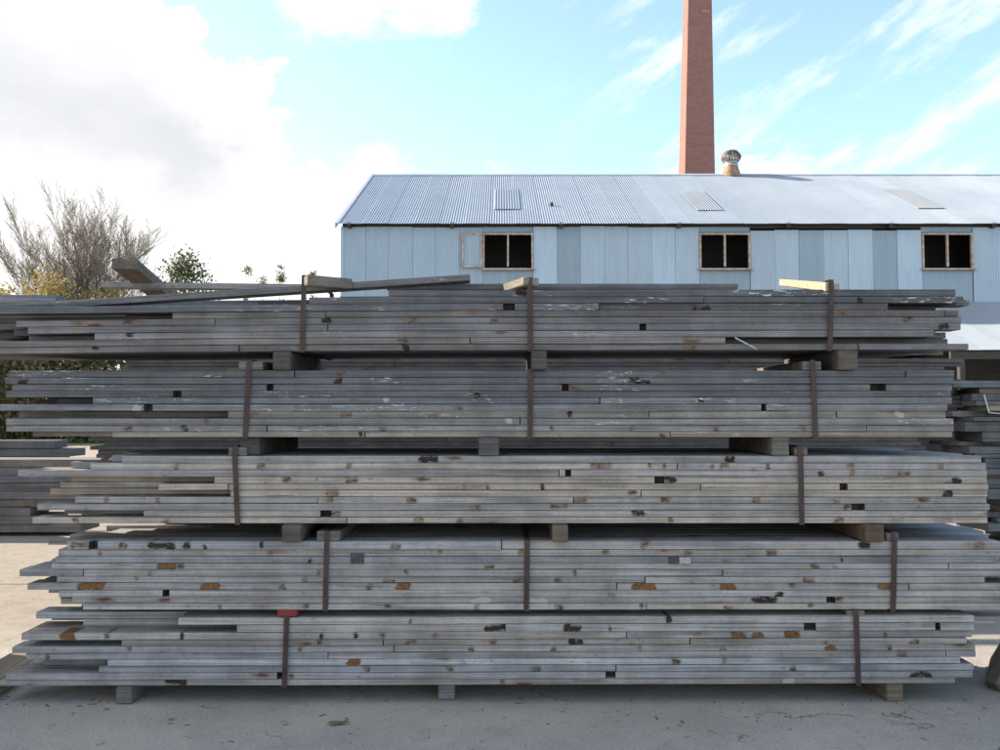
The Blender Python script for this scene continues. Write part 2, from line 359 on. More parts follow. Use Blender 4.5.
for i, (a, b) in enumerate(wins):
    xa, xb = X(a, SD), X(b, SD)
    run(prev, xa, runs[i], 0.10 if i == 2 else 0.0)
    xm = (xa + xb) / 2
    for (u, v) in ((xa, xm), (xm, xb)):
        wall_sheet(u, v, 0.0, WZ0 - 0.06, wcol(1), 0.03); wall_sheet(u, v, WZ1 + 0.03, wall_top, wcol(1), 0.03)
    wf = empty('window', (xm, 0, WZ0)); wf.parent = shed
    fr = 0.055; H = WZ1 - WZ0; hw = (xb - xa) / 2
    for d in ((-hw, -hw + fr, -0.04, 0.06, 0, H), (hw - fr, hw, -0.04, 0.06, 0, H), (-fr / 2, fr / 2, -0.03, 0.05, fr, H - fr)):
        link('frame_upright', box_mesh('frame_upright', d, FRAME, 0.006), wf)
    link('frame_rail', box_mesh('frame_rail', (-hw + fr, hw - fr, -0.038, 0.06, H - fr, H), FRAME, 0.006), wf)
    link('sill', box_mesh('sill', (-hw - 0.06, hw + 0.06, -0.10, 0.05, -0.055, -0.002), FRAME, 0.008), wf)
    prev = xb
run(prev, sx1, runs[3])
# sliding shutter beside the first window
pa, pb = X(461.5, SD), X(482, SD)
sh = empty('sliding_shutter', ((pa + pb) / 2, -0.05, WZ0 + 0.02)); sh.parent = shed
hw, H = (pb - pa) / 2, WZ1 - WZ0 - 0.05
so = link('shutter_sheet', SHEETW, sh, (-hw, 0.0, 0.02), wcol(0)); so.scale = (2 * hw / SW, 1, H - 0.04)
for d in ((-hw, -hw + .05, -.03, .02, 0, H), (hw - .05, hw, -.03, .02, 0, H), (-hw + .05, hw - .05, -.028, .018, 0, .05), (-hw + .05, hw - .05, -.028, .018, H - .05, H)):
    link('shutter_frame', box_mesh('shutter_frame', d, FRAME, 0.004), sh)
# corner flashing and end walls, rear wall
link('corner_flashing', box_mesh('corner_flashing', (sx0 - 0.03, sx0 + 0.05, -0.02, 0.06, 0, wall_top), WALLM), shed, color=WB)
depth = 2 * (ridge_D - SD)
for xx in (sx0 + 0.02, sx1):
    vs = [(xx, 0.06, 0), (xx, depth, 0), (xx, depth, eave_z - .08), (xx, depth / 2, ridge_z - .08), (xx, 0.06, eave_z - .08)]
    link('gable_wall', mesh('gable_wall', vs, [(0, 1, 2, 3, 4)], [WALLM]), shed, color=WB)
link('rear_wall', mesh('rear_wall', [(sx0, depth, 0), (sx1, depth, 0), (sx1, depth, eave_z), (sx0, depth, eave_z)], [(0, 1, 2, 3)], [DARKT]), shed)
link('dark_backing', box_mesh('dark_backing', (sx0 + .3, sx1 - .3, 1.6, 1.7, 0, eave_z + .6), simple('interior_black', (.012, .012, .014), (.02, .02, .022))), shed)  # added near-black sheet standing in for the unlit interior behind the windows
# eave purlin and rafter tails
link('eave_purlin', box_mesh('eave_purlin', (sx0, sx1, 0.05, 0.16, eave_z - 0.20, eave_z - 0.05), DARKT), shed)
for px in (348, 452, 561, 680, 790, 893, 996):
    xx = X(px, SD); link('rafter_tail', box_mesh('rafter_tail', (xx - .06, xx + .06, -0.16, 0.045, eave_z - 0.21, eave_z - 0.06), DARKT, .004), shed)
# roof
slope = math.atan2(ridge_z - eave_z, ridge_D - SD)
rl = math.hypot(ridge_z - eave_z, ridge_D - SD) + 0.25
ROOFC = (0.255, 0.305, 0.37)
rx0, rx1 = X(336.5, SD), sx1 + 0.15
n = round((rx1 - rx0) / SW)
for side in (0, 1):
    for i in range(n):
        j = random.uniform(0.975, 1.025)
        o = link('roof_sheet', SHEETR, shed, (0, 0, 0), tuple(c * j for c in ROOFC))
        o.scale = ((rx1 - rx0) / n / SW, 1, rl)
        xa = rx0 + (rx1 - rx0) * i / n
        if side == 0:
            o.rotation_euler = (-(math.pi / 2 - slope), 0, 0)
            o.location = (xa, -0.25 * math.cos(slope), eave_z - 0.25 * math.sin(slope) + 0.006 * (i % 2))
        else:
            o.rotation_euler = (math.pi / 2 - slope, 0, 0)
            o.location = (xa, depth + 0.25 * math.cos(slope), eave_z - 0.25 * math.sin(slope) + 0.006 * (i % 2))
def on_roof(px, py):
    """shed-local point on the front slope under a pixel"""
    rx, ry = (px - 500) / FPX, (375 - py) / FPX
    d = Vector((rx, CP - ry * SP, SP + ry * CP)); c = Vector((0, 0, CAMZ))
    nrm = Vector((0, -math.sin(slope), math.cos(slope))); p0 = Vector((0, SD, eave_z))
    t = (p0 - c).dot(nrm) / d.dot(nrm); return c + d * t - Vector((0, SD, 0))
cv, cf = [], []
for (yy, zz) in ((depth / 2 - 0.24, ridge_z - 0.10), (depth / 2, ridge_z + 0.035), (depth / 2 + 0.24, ridge_z - 0.10)):
    cv += [(rx0 - .03, yy, zz), (rx1 + .03, yy, zz)]
link('ridge_cap', mesh('ridge_cap', cv, [(0, 1, 3, 2), (2, 3, 5, 4)], [ROOFM]), shed, color=(0.33, 0.39, 0.46))
bv, bf = [], []
a = Vector((rx0, -0.25 * math.cos(slope), eave_z - 0.25 * math.sin(slope))); b_ = Vector((rx0, depth / 2, ridge_z))
for p_ in (a, b_):
    for (dx_, dz_) in ((-.05, .03), (.06, .03), (.06, -.005), (-.02, -.005), (-.02, -.13), (-.05, -.13)): bv.append(p_ + Vector((dx_, 0, dz_)))
for i in range(6): bf.append((i, (i + 1) % 6, 6 + (i + 1) % 6, 6 + i))
bf += [(5, 4, 3, 2, 1, 0), (6, 7, 8, 9, 10, 11)]
link('barge_flashing', mesh('barge_flashing', bv, bf, [ROOFM]), shed, color=(0.36, 0.41, 0.47))
PATCH = corr_mesh('roof_patch', ROOFM, 10, 6)
for (p1, p2, cc) in (((494, 210), (519, 190), (0.225, 0.27, 0.33)), ((697, 211), (720, 192), (0.245, 0.275, 0.31)), ((918, 209), (941, 190), (0.24, 0.27, 0.305))):
    q1 = on_roof(*p1); q2 = on_roof(*p2); L = math.hypot(q2.y - q1.y, q2.z - q1.z)
    o = link('roof_patch', PATCH, shed, (q1.x, q1.y - 0.02 * math.sin(slope), q1.z + 0.025), cc); o.rotation_euler = (-(math.pi / 2 - slope), 0, 0)
    o.scale = (0.85 / SW, 1, L)
q = on_roof(551.5, 206)
def lathe(name, prof, mat, seg=20, mats=None, midx=None):
    vs, fs, mi = [], [], []
    for (r, z) in prof:
        for i in range(seg):
            t = 2 * math.pi * i / seg; vs.append((r * math.cos(t), r * math.sin(t), z))
    for j in range(len(prof) - 1):
        for i in range(seg):
            fs.append((j * seg + i, j * seg + (i + 1) % seg, (j + 1) * seg + (i + 1) % seg, (j + 1) * seg + i))
    fs.append(tuple(range((len(prof) - 1) * seg, len(prof) * seg)))
    return mesh(name, vs, fs, [mat], smooth=True)
link('flue_stub', lathe('flue_stub', [(.065, -.1), (.065, .10), (.05, .11), (.05, .05)], DARKT, 10), shed, tuple(q))

# lean-to on the right
lean = empty('lean_to_roof', (0, SD, 0), 'pale corrugated lean-to roof low against the shed at right edge', 'roof')
lt, lb, LD = Z(302, SD), Z(350, 20.0), 4.0
lsl = math.atan2(lt - lb, LD); ll = math.hypot(lt - lb, LD); n = 14; lx0 = 11.2
for i in range(n):
    j = random.uniform(.96, 1.04)
    o = link('roof_sheet', SHEETR, lean, (lx0 + i * SW, -LD, lb + 0.005 * (i % 2)), (0.27 * j, 0.315 * j, 0.37 * j)); o.rotation_euler = (-(math.pi / 2 - lsl), 0, 0); o.scale = (1, 1, ll - 0.02)
link('edge_beam', box_mesh('edge_beam', (lx0, lx0 + n * SW, -LD + .06, -LD + .14, lb - .22, lb - .03), DARKT), lean)
for i in range(5):
    xx = lx0 + .2 + i * 2.5; link('post', box_mesh('post', (xx, xx + .14, -LD + .03, -LD + .17, 0, lb - .22), DARKT, .01), lean)
link('back_boarding', box_mesh('back_boarding', (lx0, lx0 + n * SW, -0.12, -0.06, 0, lt - .25), DARKT), lean)
link('brace', mesh('brace', [tuple(Vector(v)) for v in [(15.6, -3.9, 1.9), (15.75, -3.9, 1.9), (16.6, -3.9, 2.9), (16.45, -3.9, 2.9), (15.6, -3.8, 1.9), (15.75, -3.8, 1.9), (16.6, -3.8, 2.9), (16.45, -3.8, 2.9)]],
     [(0, 1, 2, 3), (7, 6, 5, 4), (0, 4, 5, 1), (1, 5, 6, 2), (2, 6, 7, 3), (3, 7, 4, 0)], [DARKT]), lean)

# rotating ventilator on the ridge
vb = at(731, 177, ridge_D)
vent = empty('roof_ventilator', (vb.x, ridge_D, ridge_z - 0.02), 'rusty round spinning ventilator on the shed ridge beside the chimney', 'ventilator')
link('base_flashing', lathe('base_flashing', [(.36, -.12), (.34, .06), (.27, .28), (.255, .30)], RUST, 20), vent)
link('collar', lathe('collar', [(.27, .30), (.27, .40), (.25, .405), (.25, .47), (.28, .475), (.28, .50), (.1, .502)], ZINC, 20), vent)
for i in range(18):
    t0 = 2 * math.pi * i / 18; vs, fs = [], []
    for j in range(7):
        u = j / 6; ang = math.pi * (0.12 + 0.76 * u); r = 0.22 + 0.17 * math.sin(ang); z = .50 + .36 * u
        for (dt, dr) in ((0.0, 0.0), (0.22, -0.05)):
            t = t0 + dt; vs.append(((r + dr) * math.cos(t), (r + dr) * math.sin(t), z))
    for j in range(6): fs.append((2 * j, 2 * j + 1, 2 * j + 3, 2 * j + 2))
    link('vane', mesh('vane', vs, fs, [ZINC if i % 3 else RUST], smooth=True), vent)
link('dome_cap', lathe('dome_cap', [(.27, .855), (.275, .87), (.24, .905), (.15, .935), (.02, .945)], RUST, 20), vent)
link('lower_ring', lathe('lower_ring', [(.30, .50), (.31, .515), (.30, .53), (.2, .531)], RUST, 20), vent)

# ------------------------------------------------------------------ brick chimney
CD = 45.0
ch = empty('brick_chimney', (0, CD, 0), 'tall tapering square red brick chimney rising behind the shed roof', 'chimney')
def chim(py):
    f = (py - 0) / 174.0
    xl, xr = 689.0 - 4.0 * f, 712.6 + 2.4 * f
    p = at(xl, py, CD); q = at(xr, py, CD); return p.x, q.x, p.z
xl1, xr1, z1 = chim(174); xl0, xr0, z0_ = chim(0)
kz = lambda z: (z - z1) / (z0_ - z1)
def csec(z):
    k_ = kz(z); a_, b_ = xl1 + (xl0 - xl1) * k_, xr1 + (xr0 - xr1) * k_; wd = b_ - a_; off = (xr1 - xl1 - wd) / 2
    return [(a_, off, z), (b_, off, z), (b_, off + wd, z), (a_, off + wd, z)]
TOP = z0_ + 5.0
vs = csec(0) + csec(TOP); fs = [(0, 1, 5, 4), (1, 2, 6, 5), (2, 3, 7, 6), (3, 0, 4, 7), (4, 5, 6, 7)]
link('shaft', mesh('shaft', vs, fs, [BRICK]), ch)
s0, s1 = csec(TOP), csec(TOP + .8); c0 = sum((Vector(v) for v in s0), Vector()) / 4
cap = [c0 + (Vector(v) - c0) * 1.18 for v in s0]; vs = [Vector((v.x, v.y, TOP)) for v in cap] + [Vector((v.x, v.y, TOP + .8)) for v in cap]
link('corbelled_top', mesh('corbelled_top', vs, fs + [(3, 2, 1, 0)], [BRICK]), ch)
# pale repaired brick patch near the top of the picture
p1, p2 = at(701.5, 12, CD), at(710.5, 8.5, CD); yo = csec(p1.z)[0][1]
link('repair_patch', box_mesh('repair_patch', (p1.x, p2.x, yo - .03, yo + .05, p1.z, p2.z), simple('pale_brick', (.34, .17, .14), (.27, .12, .10), (9, 9, 9))), ch)

# ------------------------------------------------------------------ planks
def plank_mesh(L, wd, th, notches=(), seed=0, ch_=0.0016, mat=WOOD, zf=None, ends=(0, 0), stains=()):
    """plank along x centred on origin, front face at -y; notches: (x0, x1, depth, material) cut in the front edge"""
    rng = random.Random(seed); hl, hw, ht = L / 2, wd / 2, th / 2
    st = [(-hl, 0, None), (hl, 0, None)]
    mats = [mat]
    for (a, b, dp, mt) in notches:
        a, b = max(a, -hl + .02), min(b, hl - .02)
        if b - a < .008: continue
        if mt not in mats: mats.append(mt)
        e = min(0.012 if mt is ORANGE else 0.006, (b - a) * .25); mi = mats.index(mt)
        a1, b1 = a + e * rng.uniform(.3, 1.6), b - e * rng.uniform(.3, 1.6)
        st += [(a, 0, mi), (a1, dp, mi), (b1, dp * rng.uniform(.7, 1), mi), (b, 0, None)]
    for (a, b, ch__) in stains:
        f_ = min(.012, (b - a) * .4)
        for q_ in (a - f_, a + f_, b - f_, b + f_):
            if -hl + .004 < q_ < hl - .004 and all(abs(q_ - s[0]) > .0015 for s in st): st.append((q_, 0, None))
    nz = list(notches)
    def fixdp(x):
        for (a, b, dp, mt) in nz:
            if a < x < b: return True
        return False
    st = [s for s in st if s[1] or s[2] is not None or not fixdp(s[0])]
    xs = [s[0] for s in st]
    x = -hl + .6
    while x < hl - .3:
        if all(abs(x - q_) > .05 for q_ in xs) and not any(a - .01 < x < b + .01 for (a, b, _, _) in notches): st.append((x, 0, None))
        x += rng.uniform(.7, 1.1)
    st.sort(key=lambda s: s[0])
    vs, fs, mi = [], [], []
    c = ch_
    for i, (x, dp, _) in enumerate(st):
        z = zf(x) if zf else 0.0
        jy = rng.uniform(-.0015, .0015); jz = rng.uniform(-.0007, .0007)
        end = -1 if i == 0 else (1 if i == len(st) - 1 else 0)
        for (yy, zz) in ((-hw + dp + c, -ht), (-hw + dp, -ht + c), (-hw + dp, ht - c), (-hw + dp + c, ht), (hw - c, ht), (hw, ht - c), (hw, -ht + c), (hw - c, -ht)):
            sk = (ends[0] if end < 0 else ends[1]) * (yy + hw) if end else 0
            vs.append((x + sk, yy + jy, zz + z + jz))
    for i in range(len(st) - 1):
        m_i = st[i][2] or 0
        for j in range(8):
            fs.append((i * 8 + j, i * 8 + (j + 1) % 8, i * 8 + 8 + (j + 1) % 8, i * 8 + 8 + j))
            mi.append(m_i if j in (0, 1, 2) else 0)
    fs.append(tuple(range(8))); mi.append(0)
    fs.append(tuple(reversed(range((len(st) - 1) * 8, len(st) * 8)))); mi.append(0)
    fs = [tuple(reversed(f)) for f in fs]
    me = mesh('plank', vs, fs, mats, mi)
    if stains:
        ca = me.color_attributes.new('stain', 'FLOAT_COLOR', 'POINT'); cs = me.color_attributes.new('split', 'FLOAT_COLOR', 'POINT')
        ca = me.color_attributes['stain']; cs = me.color_attributes['split']
        for i, (x, dp, _) in enumerate(st):
            col = [0, 0, 0, 0]
            for (a, b, ch__) in stains:
                if a < x < b: col[ch__] = 1.0
            for j in range(8):
                ca.data[i * 8 + j].color = (*col[:3], 1); cs.data[i * 8 + j].color = (col[3],) * 3 + (1,)
    return me
KM = {'d': (NOTCH, .05), 'o': (ORANGE, .007), 'b': (BROWN, .009), 'p': (PALE, .006), 'k': (NOTCH, .015)}
SEED = [100]
def nxt(): SEED[0] += 1; return SEED[0]
def tint(base, j=.12):
    f = random.uniform(1 - j, 1 + j); h = random.uniform(-.045, .055)
    return (base[0] * f * (1 + h), base[1] * f, base[2] * f * (1 - h))
def strap(parent, xt, xb, yf, yb, zb, zt, wd=.028, mat=STRAP, over=0.0, z_sag=0.0, name='strap'):
    """closed steel band round a bundle: front, top, back, bottom; over = extra height where it crosses a batten"""
    e, t = .004, .0018
    path = [(yf - e, zb - e), (yf - e - .002, (zb + zt) / 2), (yf - e, zt + e)]
    if over: path += [(yf + .004, zt + over + e)]
    else: path += [(yf + .01, zt + e + .002)]
    path += [(yb - .004, zt + over + e), (yb + e, zt + e), (yb + e, zb - e)]
    def xx(z): return xb + (xt - xb) * (z - zb) / (zt - zb)
    vs, fs = [], []; npt = len(path)
    cy, cz = (yf + yb) / 2, (zb + zt) / 2
    for (y, z) in path:
        dy, dz = (t if y > cy else -t), (t if z > cz else -t)
        x = xx(min(max(z, zb), zt))
        vs += [(x - wd / 2, y, z), (x + wd / 2, y, z), (x + wd / 2, y + dy, z + dz), (x - wd / 2, y + dy, z + dz)]
    for i in range(npt):
        k_ = (i + 1) % npt
        for j in range(4): fs.append((i * 4 + j, i * 4 + (j + 1) % 4, k_ * 4 + (j + 1) % 4, k_ * 4 + j))
    me = mesh(name, vs, fs, [mat]); bm = bmesh.new(); bm.from_mesh(me); bmesh.ops.recalc_face_normals(bm, faces=bm.faces); bm.to_mesh(me); bm.free()
    return link(name, me, parent)

def bundle(name, label, cat, group, D, depth, cols, layers, base_col, straps=(), battens=(), extras=None, sag=None, mat=WOOD, warm=None, endj=(.05, .30), plates=()):
    """layers: list of dicts top to bottom: y0,y1 (pixels), xl,xr (pixels), j joints (pixels), n notches [(x0,x1,kind)], c colour"""
    extras = extras or {}
    zb = Z(layers[-1]['y1'], D)
    if sag: zb += min(sag(-3.0), sag(3.0), 0)
    root = empty(name, (0, D, zb), label, cat, group)
    cw = depth / cols
    for li, ly in enumerate(layers):
        z1, z0 = Z(ly['y0'], D), Z(ly['y1'], D); th = (z1 - z0) - random.uniform(.0022, .0034); zc = (z0 + z1) / 2 - zb
        lc = ly.get('c', base_col); mt = ly.get('m', mat)
        X_ = lambda px: X(px, D)
        for ci in range(cols):
            if ci == 0:
                cuts = [X_(ly['xl'])] + [X_(j) for j in ly.get('j', ())] + [X_(ly['xr'])]
            else:
                a = X_(ly['xl']); b = X_(ly['xr']); ml, mr = min(q['xl'] for q in layers), max(q['xr'] for q in layers)
                a = X_(ml) + random.uniform(*endj) if random.random() < .75 else X_(ml) + random.uniform(.3, .9)
                b = X_(mr) - random.uniform(0, .16)
                ex = extras.get((li, ci))
                if ex:
                    if ex[0] is not None: a = X_(ex[0])
                    if ex[1] is not None: b = X_(ex[1])
                cuts = [a, b] if random.random() < .6 else [a, a + (b - a) * random.uniform(.3, .7), b]
            for i in range(len(cuts) - 1):
                a, b = cuts[i] + (.0028 if i else 0), cuts[i + 1] - (.0028 if i < len(cuts) - 2 else 0)
                L = b - a; xc = (a + b) / 2
                nt, stn = [], []
                if ci == 0:
                    for (n0, n1, kd) in ly.get('n', ()):
                        u, v = X_(n0) - xc, X_(n1) - xc
                        if u > -L / 2 and v < L / 2:
                            if kd == 'd': nt.append((u, v, KM[kd][1], KM[kd][0]))
                            else: stn.append((u - .006, v + .006, {'b': 0, 'o': 3 if n1 - n0 > 8.5 else 0, 'k': 1, 'p': 2}[kd]))
                wd = cw - random.uniform(.003, .012)
                zf = (lambda x, xc=xc: sag(x + xc)) if sag else None
                me = plank_mesh(L, wd, th, nt, nxt(), stains=stn, zf=zf, mat=mt, ends=(random.uniform(-.05, .05), random.uniform(-.05, .05)))
                yj = random.uniform(-.009, .007) if ci == 0 else 0
                link('plank', me, root, (xc, cw * (ci + .5) + yj, zc), tint(lc))
    zt = Z(layers[0]['y0'], D) - zb
    for (xt, xb, ytop, ovr) in straps:
        z_t = Z(ytop, D) - zb
        s = sag(X(xt, D)) if sag else 0
        strap(root, X(xt, D), X(xb, D), -.006, depth + .004, 0 + s + (Z(layers[-1]['y1'], D) - zb), z_t + s, over=ovr)
    for bt in battens:
        (b0, b1, y0, y1, y_off, ln, cc, mt) = bt
        d = (X(b0, D), X(b1, D), y_off, y_off + ln, Z(y1, D) - zb + .001, Z(y0, D) - zb)
        vs, fs = box_data(d[0] - (d[0] + d[1]) / 2, d[1] - (d[0] + d[1]) / 2, d[2], d[3], d[4], d[5], .004)
        link('batten', mesh('batten', vs, fs, [mt]), root, ((d[0] + d[1]) / 2, 0, 0), cc)
    for (x0, x1, y0, y1, mt) in plates:
        link('metal_plate', box_mesh('metal_plate', (X(x0, D), X(x1, D), -.009, .004, Z(y1, D) - zb, Z(y0, D) - zb), mt, .002), root)
    return root
def lay(edges, rows):
    """edges: layer boundary pixels; rows: (xl, xr, joints, notches, colour)"""
    out = []
    for i, r in enumerate(rows):
        d = dict(y0=edges[i], y1=edges[i + 1], xl=r[0], xr=r[1])
        if len(r) > 2: d['j'] = r[2]
        if len(r) > 3: d['n'] = r[3]
        if len(r) > 4 and r[4]: d['c'] = r[4]
        out.append(d)
    return out
FD = 4.47
DG = (0.110, 0.116, 0.133); MG = (0.148, 0.153, 0.170); LG = (0.295, 0.288, 0.286); TG = (0.375, 0.330, 0.288); BG = (0.262, 0.270, 0.290)

# bundle 1 (top)
e1 = [289.6, 296.6, 303.6, 310.6, 317.2, 324, 330.7, 337.4, 344.0, 350.6]
def sag1(x): return -.020 * max(0, (-x - .6) / 2.2) ** 1.2 if x < -.6 else .004 * (x + .6) / 3
L1 = lay(e1, [
    (388, 959, (), [(516, 527, 'k')], DG),
    (308, 967, (705,), [(860, 866, 'k')], DG),
    (-35, 891, (600,), [(503, 515, 'd'), (695, 712, 'k')], DG),
    (170, 961, (325, 947), [(840, 850, 'b')], (.135,.135,.143)),
    (13, 964, (213,), [(66, 84, 'b'), (120, 135, 'b'), (321, 330, 'k'), (407, 416, 'b'), (490, 498, 'b'), (905, 918, 'b')], MG),
    (26, 963, (327,), [(640, 647, 'd'), (941, 950, 'k')], MG),
    (93, 936, (), [(125, 132, 'k')], (.185,.185,.195)),
    (-35, 726, (470,), [(397, 408, 'b'), (684, 700, 'b')], (.17,.158,.15)),
    (-35, 970, (238, 860), [(91, 97, 'k'), (402, 409, 'k'), (685, 697, 'b')], MG)])
for q_ in (0, 1, 2, 6): L1[q_]['m'] = WOODF
sawn_b = (.42, .35, .25)
B1 = bundle('timber_bundle', 'topmost strapped timber bundle of the front stack, dark grey, with planks slanting off its top', 'timber bundle', 'strapped bundles of the front stack',
    FD, .73, 6, L1, DG, straps=[(303, 302, 296.6, .118), (530, 530.5, 289.6, .062), (833, 830, 289.6, .047)],
    extras={(1, 1): (250, 985), (1, 2): (180, 960), (0, 1): (395, 740), (0, 2): (330, 920), (6, 1): (14, 960)}, sag=sag1, endj=(-.2, .2))
b1z = B1.location.z
def child_plank(parent, p, q, wd, th, col, mat=WOOD, name='plank', notches=(), roll=0):
    p, q = Vector(p), Vector(q); d = q - p; L = d.length
    me = plank_mesh(L, wd, th, notches, nxt(), mat=mat, ends=(random.uniform(-.1, .1), random.uniform(-.1, .1)))
    o = link(name, me, parent, (0, 0, 0), col)
    xq = d.normalized(); zq = Vector((0, 0, 1)); zq = (zq - xq * zq.dot(xq)).normalized(); yq = zq.cross(xq)
    M = Matrix((xq, yq, zq)).transposed().to_4x4(); M = M @ Matrix.Rotation(roll, 4, 'X'); M.translation = (p + q) / 2
    if parent: M = Matrix.Translation(-parent.location) @ M
    o.matrix_local = M; return o
# slanting plank under the left strap, and the short packing planks lying on the bundle
child_plank(B1, at(-40, 312.5, FD + .07), at(470, 278.8, FD + .16), .11, .036, tint(MG), WOODF)
child_plank(B1, at(388, 291.3 - 3.2, FD + .30), at(735, 291.3 - 3.2, FD + .30), .12, .034, tint(MG))
def block(name, parent, p, ang, ln, wd, ht, mat, col=None, taper=0.0):
    """packing block: p = front bottom centre, running back along y turned by ang"""
    vs, fs = box_data(-wd / 2, wd / 2, 0, ln, 0, ht, .005)
    vs = [Vector((v.x * (1 - taper * v.y / ln), v.y, v.z)) for v in vs]
    o = link(name, mesh(name, vs, fs, [mat]), parent, Vector(p) - (parent.location if parent else Vector()), col); o.rotation_euler = (0, 0, ang); return o
block('batten', B1, at(305.5, 285.9, FD - .03), R(-58), .26, .075, .058, WOOD, (.15, .135, .12))
block('batten', B1, at(531.5, 285.6, FD + .0), R(24), .30, .095, .046, WOOD, (.21, .19, .165))
def slat(parent, f0, f1, b0, b1, D0, D1, mat):
    """broken slat lying askew: front end between pixels f0,f1, back end between b0,b1 (x, ytop, ybottom)"""
    vs = []
    for (a, b, D) in ((f0, f1, D0), (b0, b1, D1)):
        for (x, yt, yb) in (a, b): vs += [at(x, yb, D), at(x, yt, D)]
        D = 0
    vs[2].y += .05; vs[3].y += .05
    vs[6].y += .07; vs[7].y += .07
    fs = [(0, 2, 3, 1), (4, 5, 7, 6), (0, 1, 5, 4), (2, 6, 7, 3), (1, 3, 7, 5), (0, 4, 6, 2)]
    me = mesh('batten', [v - parent.location for v in vs], fs, [mat]); bm = bmesh.new(); bm.from_mesh(me)
    bmesh.ops.recalc_face_normals(bm, faces=bm.faces); bmesh.ops.bevel(bm, geom=bm.edges[:], offset=.003, segments=1, affect='EDGES'); bm.to_mesh(me); bm.free()
    return link('batten', me, parent)
slat(B1, (826, 282.3, 291.4), (843.5, 281.9, 290.0), (779, 279.0, 285.4), (797, 279.2, 285.5), FD - .01, FD + .32, SAWN)

# bundle 2
e2 = [370.3, 377.3, 384, 390.8, 397.4, 404, 411, 418.2, 425, 431.6, 437.3]
B2 = bundle('timber_bundle', 'second strapped timber bundle from the top, dark grey with pale paint scratches', 'timber bundle', 'strapped bundles of the front stack',
    FD, 1.03, 8, lay(e2, [
    (8, 955, (294, 907), [(335, 345, 'b'), (660, 667, 'b')], DG),
    (5, 954, (), [(18, 27, 'k'), (335, 342, 'k'), (629, 650, 'k')], DG),
    (11, 953, (), [(266, 273, 'd'), (562, 569, 'd'), (569.5, 582, 'b'), (871, 887, 'd')], MG),
    (5, 952, (), [(172, 181, 'd'), (470, 480, 'k')], DG),
    (92, 952, (600,), [(383, 388, 'p'), (697, 704, 'k')], MG),
    (-6, 947, (), [(133, 141, 'p'), (144, 153, 'd'), (455, 462, 'b'), (761, 766, 'd')], (.165,.170,.184)),
    (228, 946, (649, 837), [(243, 249, 'b'), (340, 352, 'b'), (428, 437, 'b'), (568, 572, 'k'), (895, 905, 'p')], (.225,.215,.208)),
    (7, 953, (520,), [(205, 210, 'b'), (505, 512, 'p')], (.20,.206,.222)),
    (7, 954, (267, 867), [(125, 133, 'b'), (182, 188, 'k'), (298, 303, 'b'), (380, 386, 'b'), (550, 554, 'b'), (630, 634, 'b'), (714, 719, 'b'), (797, 806, 'b')], (.215,.215,.224)),
    (113, 952, (365, 670), [(359, 363, 'k'), (660, 666, 'b')], (.275,.252,.225))]),
    MG, straps=[(249, 246, 370.3, .052), (530.5, 530, 370.3, 0), (813, 814.5, 370.3, .052)],
    battens=[(238, 262, 361.4, 370.2, .0, .8, (.15, .14, .13), WOOD), (804, 823, 361.2, 370.2, .01, .8, (.15, .14, .13), WOOD)], mat=WOODF, endj=(.0, .25),
    extras={(1, 1): (1, 953), (3, 1): (2, 950), (4, 1): (45, 940), (5, 1): (-8, 957), (4, 2): (20, 950), (5, 2): (5, 956), (6, 1): (5, 950), (9, 1): (20, 950)})
# bundle 3
e3 = [455.8, 463, 469.9, 476.7, 483.7, 490.2, 497, 503.6, 510.5, 517.2, 523.6]
B3 = bundle('timber_bundle', 'middle strapped timber bundle, pale tan boards with ragged left ends', 'timber bundle', 'strapped bundles of the front stack',
    FD, .95, 8, lay(e3, [
    (122.6, 980, (), [(419, 438, 'k'), (725, 734, 'k')], (.275,.284,.30)),
    (91, 985, (677,), [(175, 179, 'b'), (257, 266, 'b'), (346, 352, 'b'), (590, 611, 'b'), (648, 651, 'o'), (663, 666, 'o'), (710, 714, 'o'), (719, 723, 'o'), (726, 729, 'b'), (766, 770, 'b'), (846, 854, 'b'), (937, 943, 'b')], LG),
    (19, 986, (559,), [(565, 571, 'd'), (818, 823, 'k'), (848, 854, 'b'), (897, 909, 'b')], BG),
    (215, 986, (), [(282, 291, 'b'), (346, 358, 'b'), (654, 664, 'd'), (664.2, 676, 'k'), (951, 960, 'k')], TG),
    (160, 986, (229, 700), [(463, 466, 'o'), (486, 489, 'o'), (541, 544, 'k'), (838, 846, 'd')], (.36,.338,.312)),
    (232, 985, (640.5,), [(327, 339, 'b'), (627, 636, 'b'), (636.3, 647, 'p'), (941, 950, 'k')], TG),
    (76.5, 984, (319, 573), [(105, 110, 'b'), (157, 161, 'b'), (328, 334, 'b'), (407, 417, 'b'), (574, 586, 'b'), (660, 670, 'b'), (751, 759, 'b'), (832, 838, 'b'), (917, 927, 'b')], LG),
    (39.5, 987, (), [(475, 480, 'b'), (550, 567, 'b'), (842, 849, 'b'), (849.5, 863, 'd')], BG),
    (145, 986, (), [(321, 332, 'd'), (333, 341, 'b'), (632, 644, 'k')], LG),
    (35, 985, (347.5,), [(75, 81, 'b'), (163, 171, 'b'), (414, 424, 'b'), (457, 463, 'b'), (667, 672, 'b'), (832, 842, 'b')], TG)]),
    LG, straps=[(236, 240, 455.8, .05), (799, 799.5, 455.8, .05)],
    battens=[(229, 247, 447.3, 455.7, .0, .85, (.15, .135, .12), WOOD), (794, 807, 447.3, 455.7, .0, .85, (.15, .135, .12), WOOD)],
    extras={(0, 1): (103, 975), (3, 1): (60, 986), (4, 1): (50, 984), (5, 1): (40, 983), (8, 1): (55, 984), (1, 1): (60, 983), (2, 1): (25, 984), (2, 2): (70, 980)}, endj=(.2, .5))
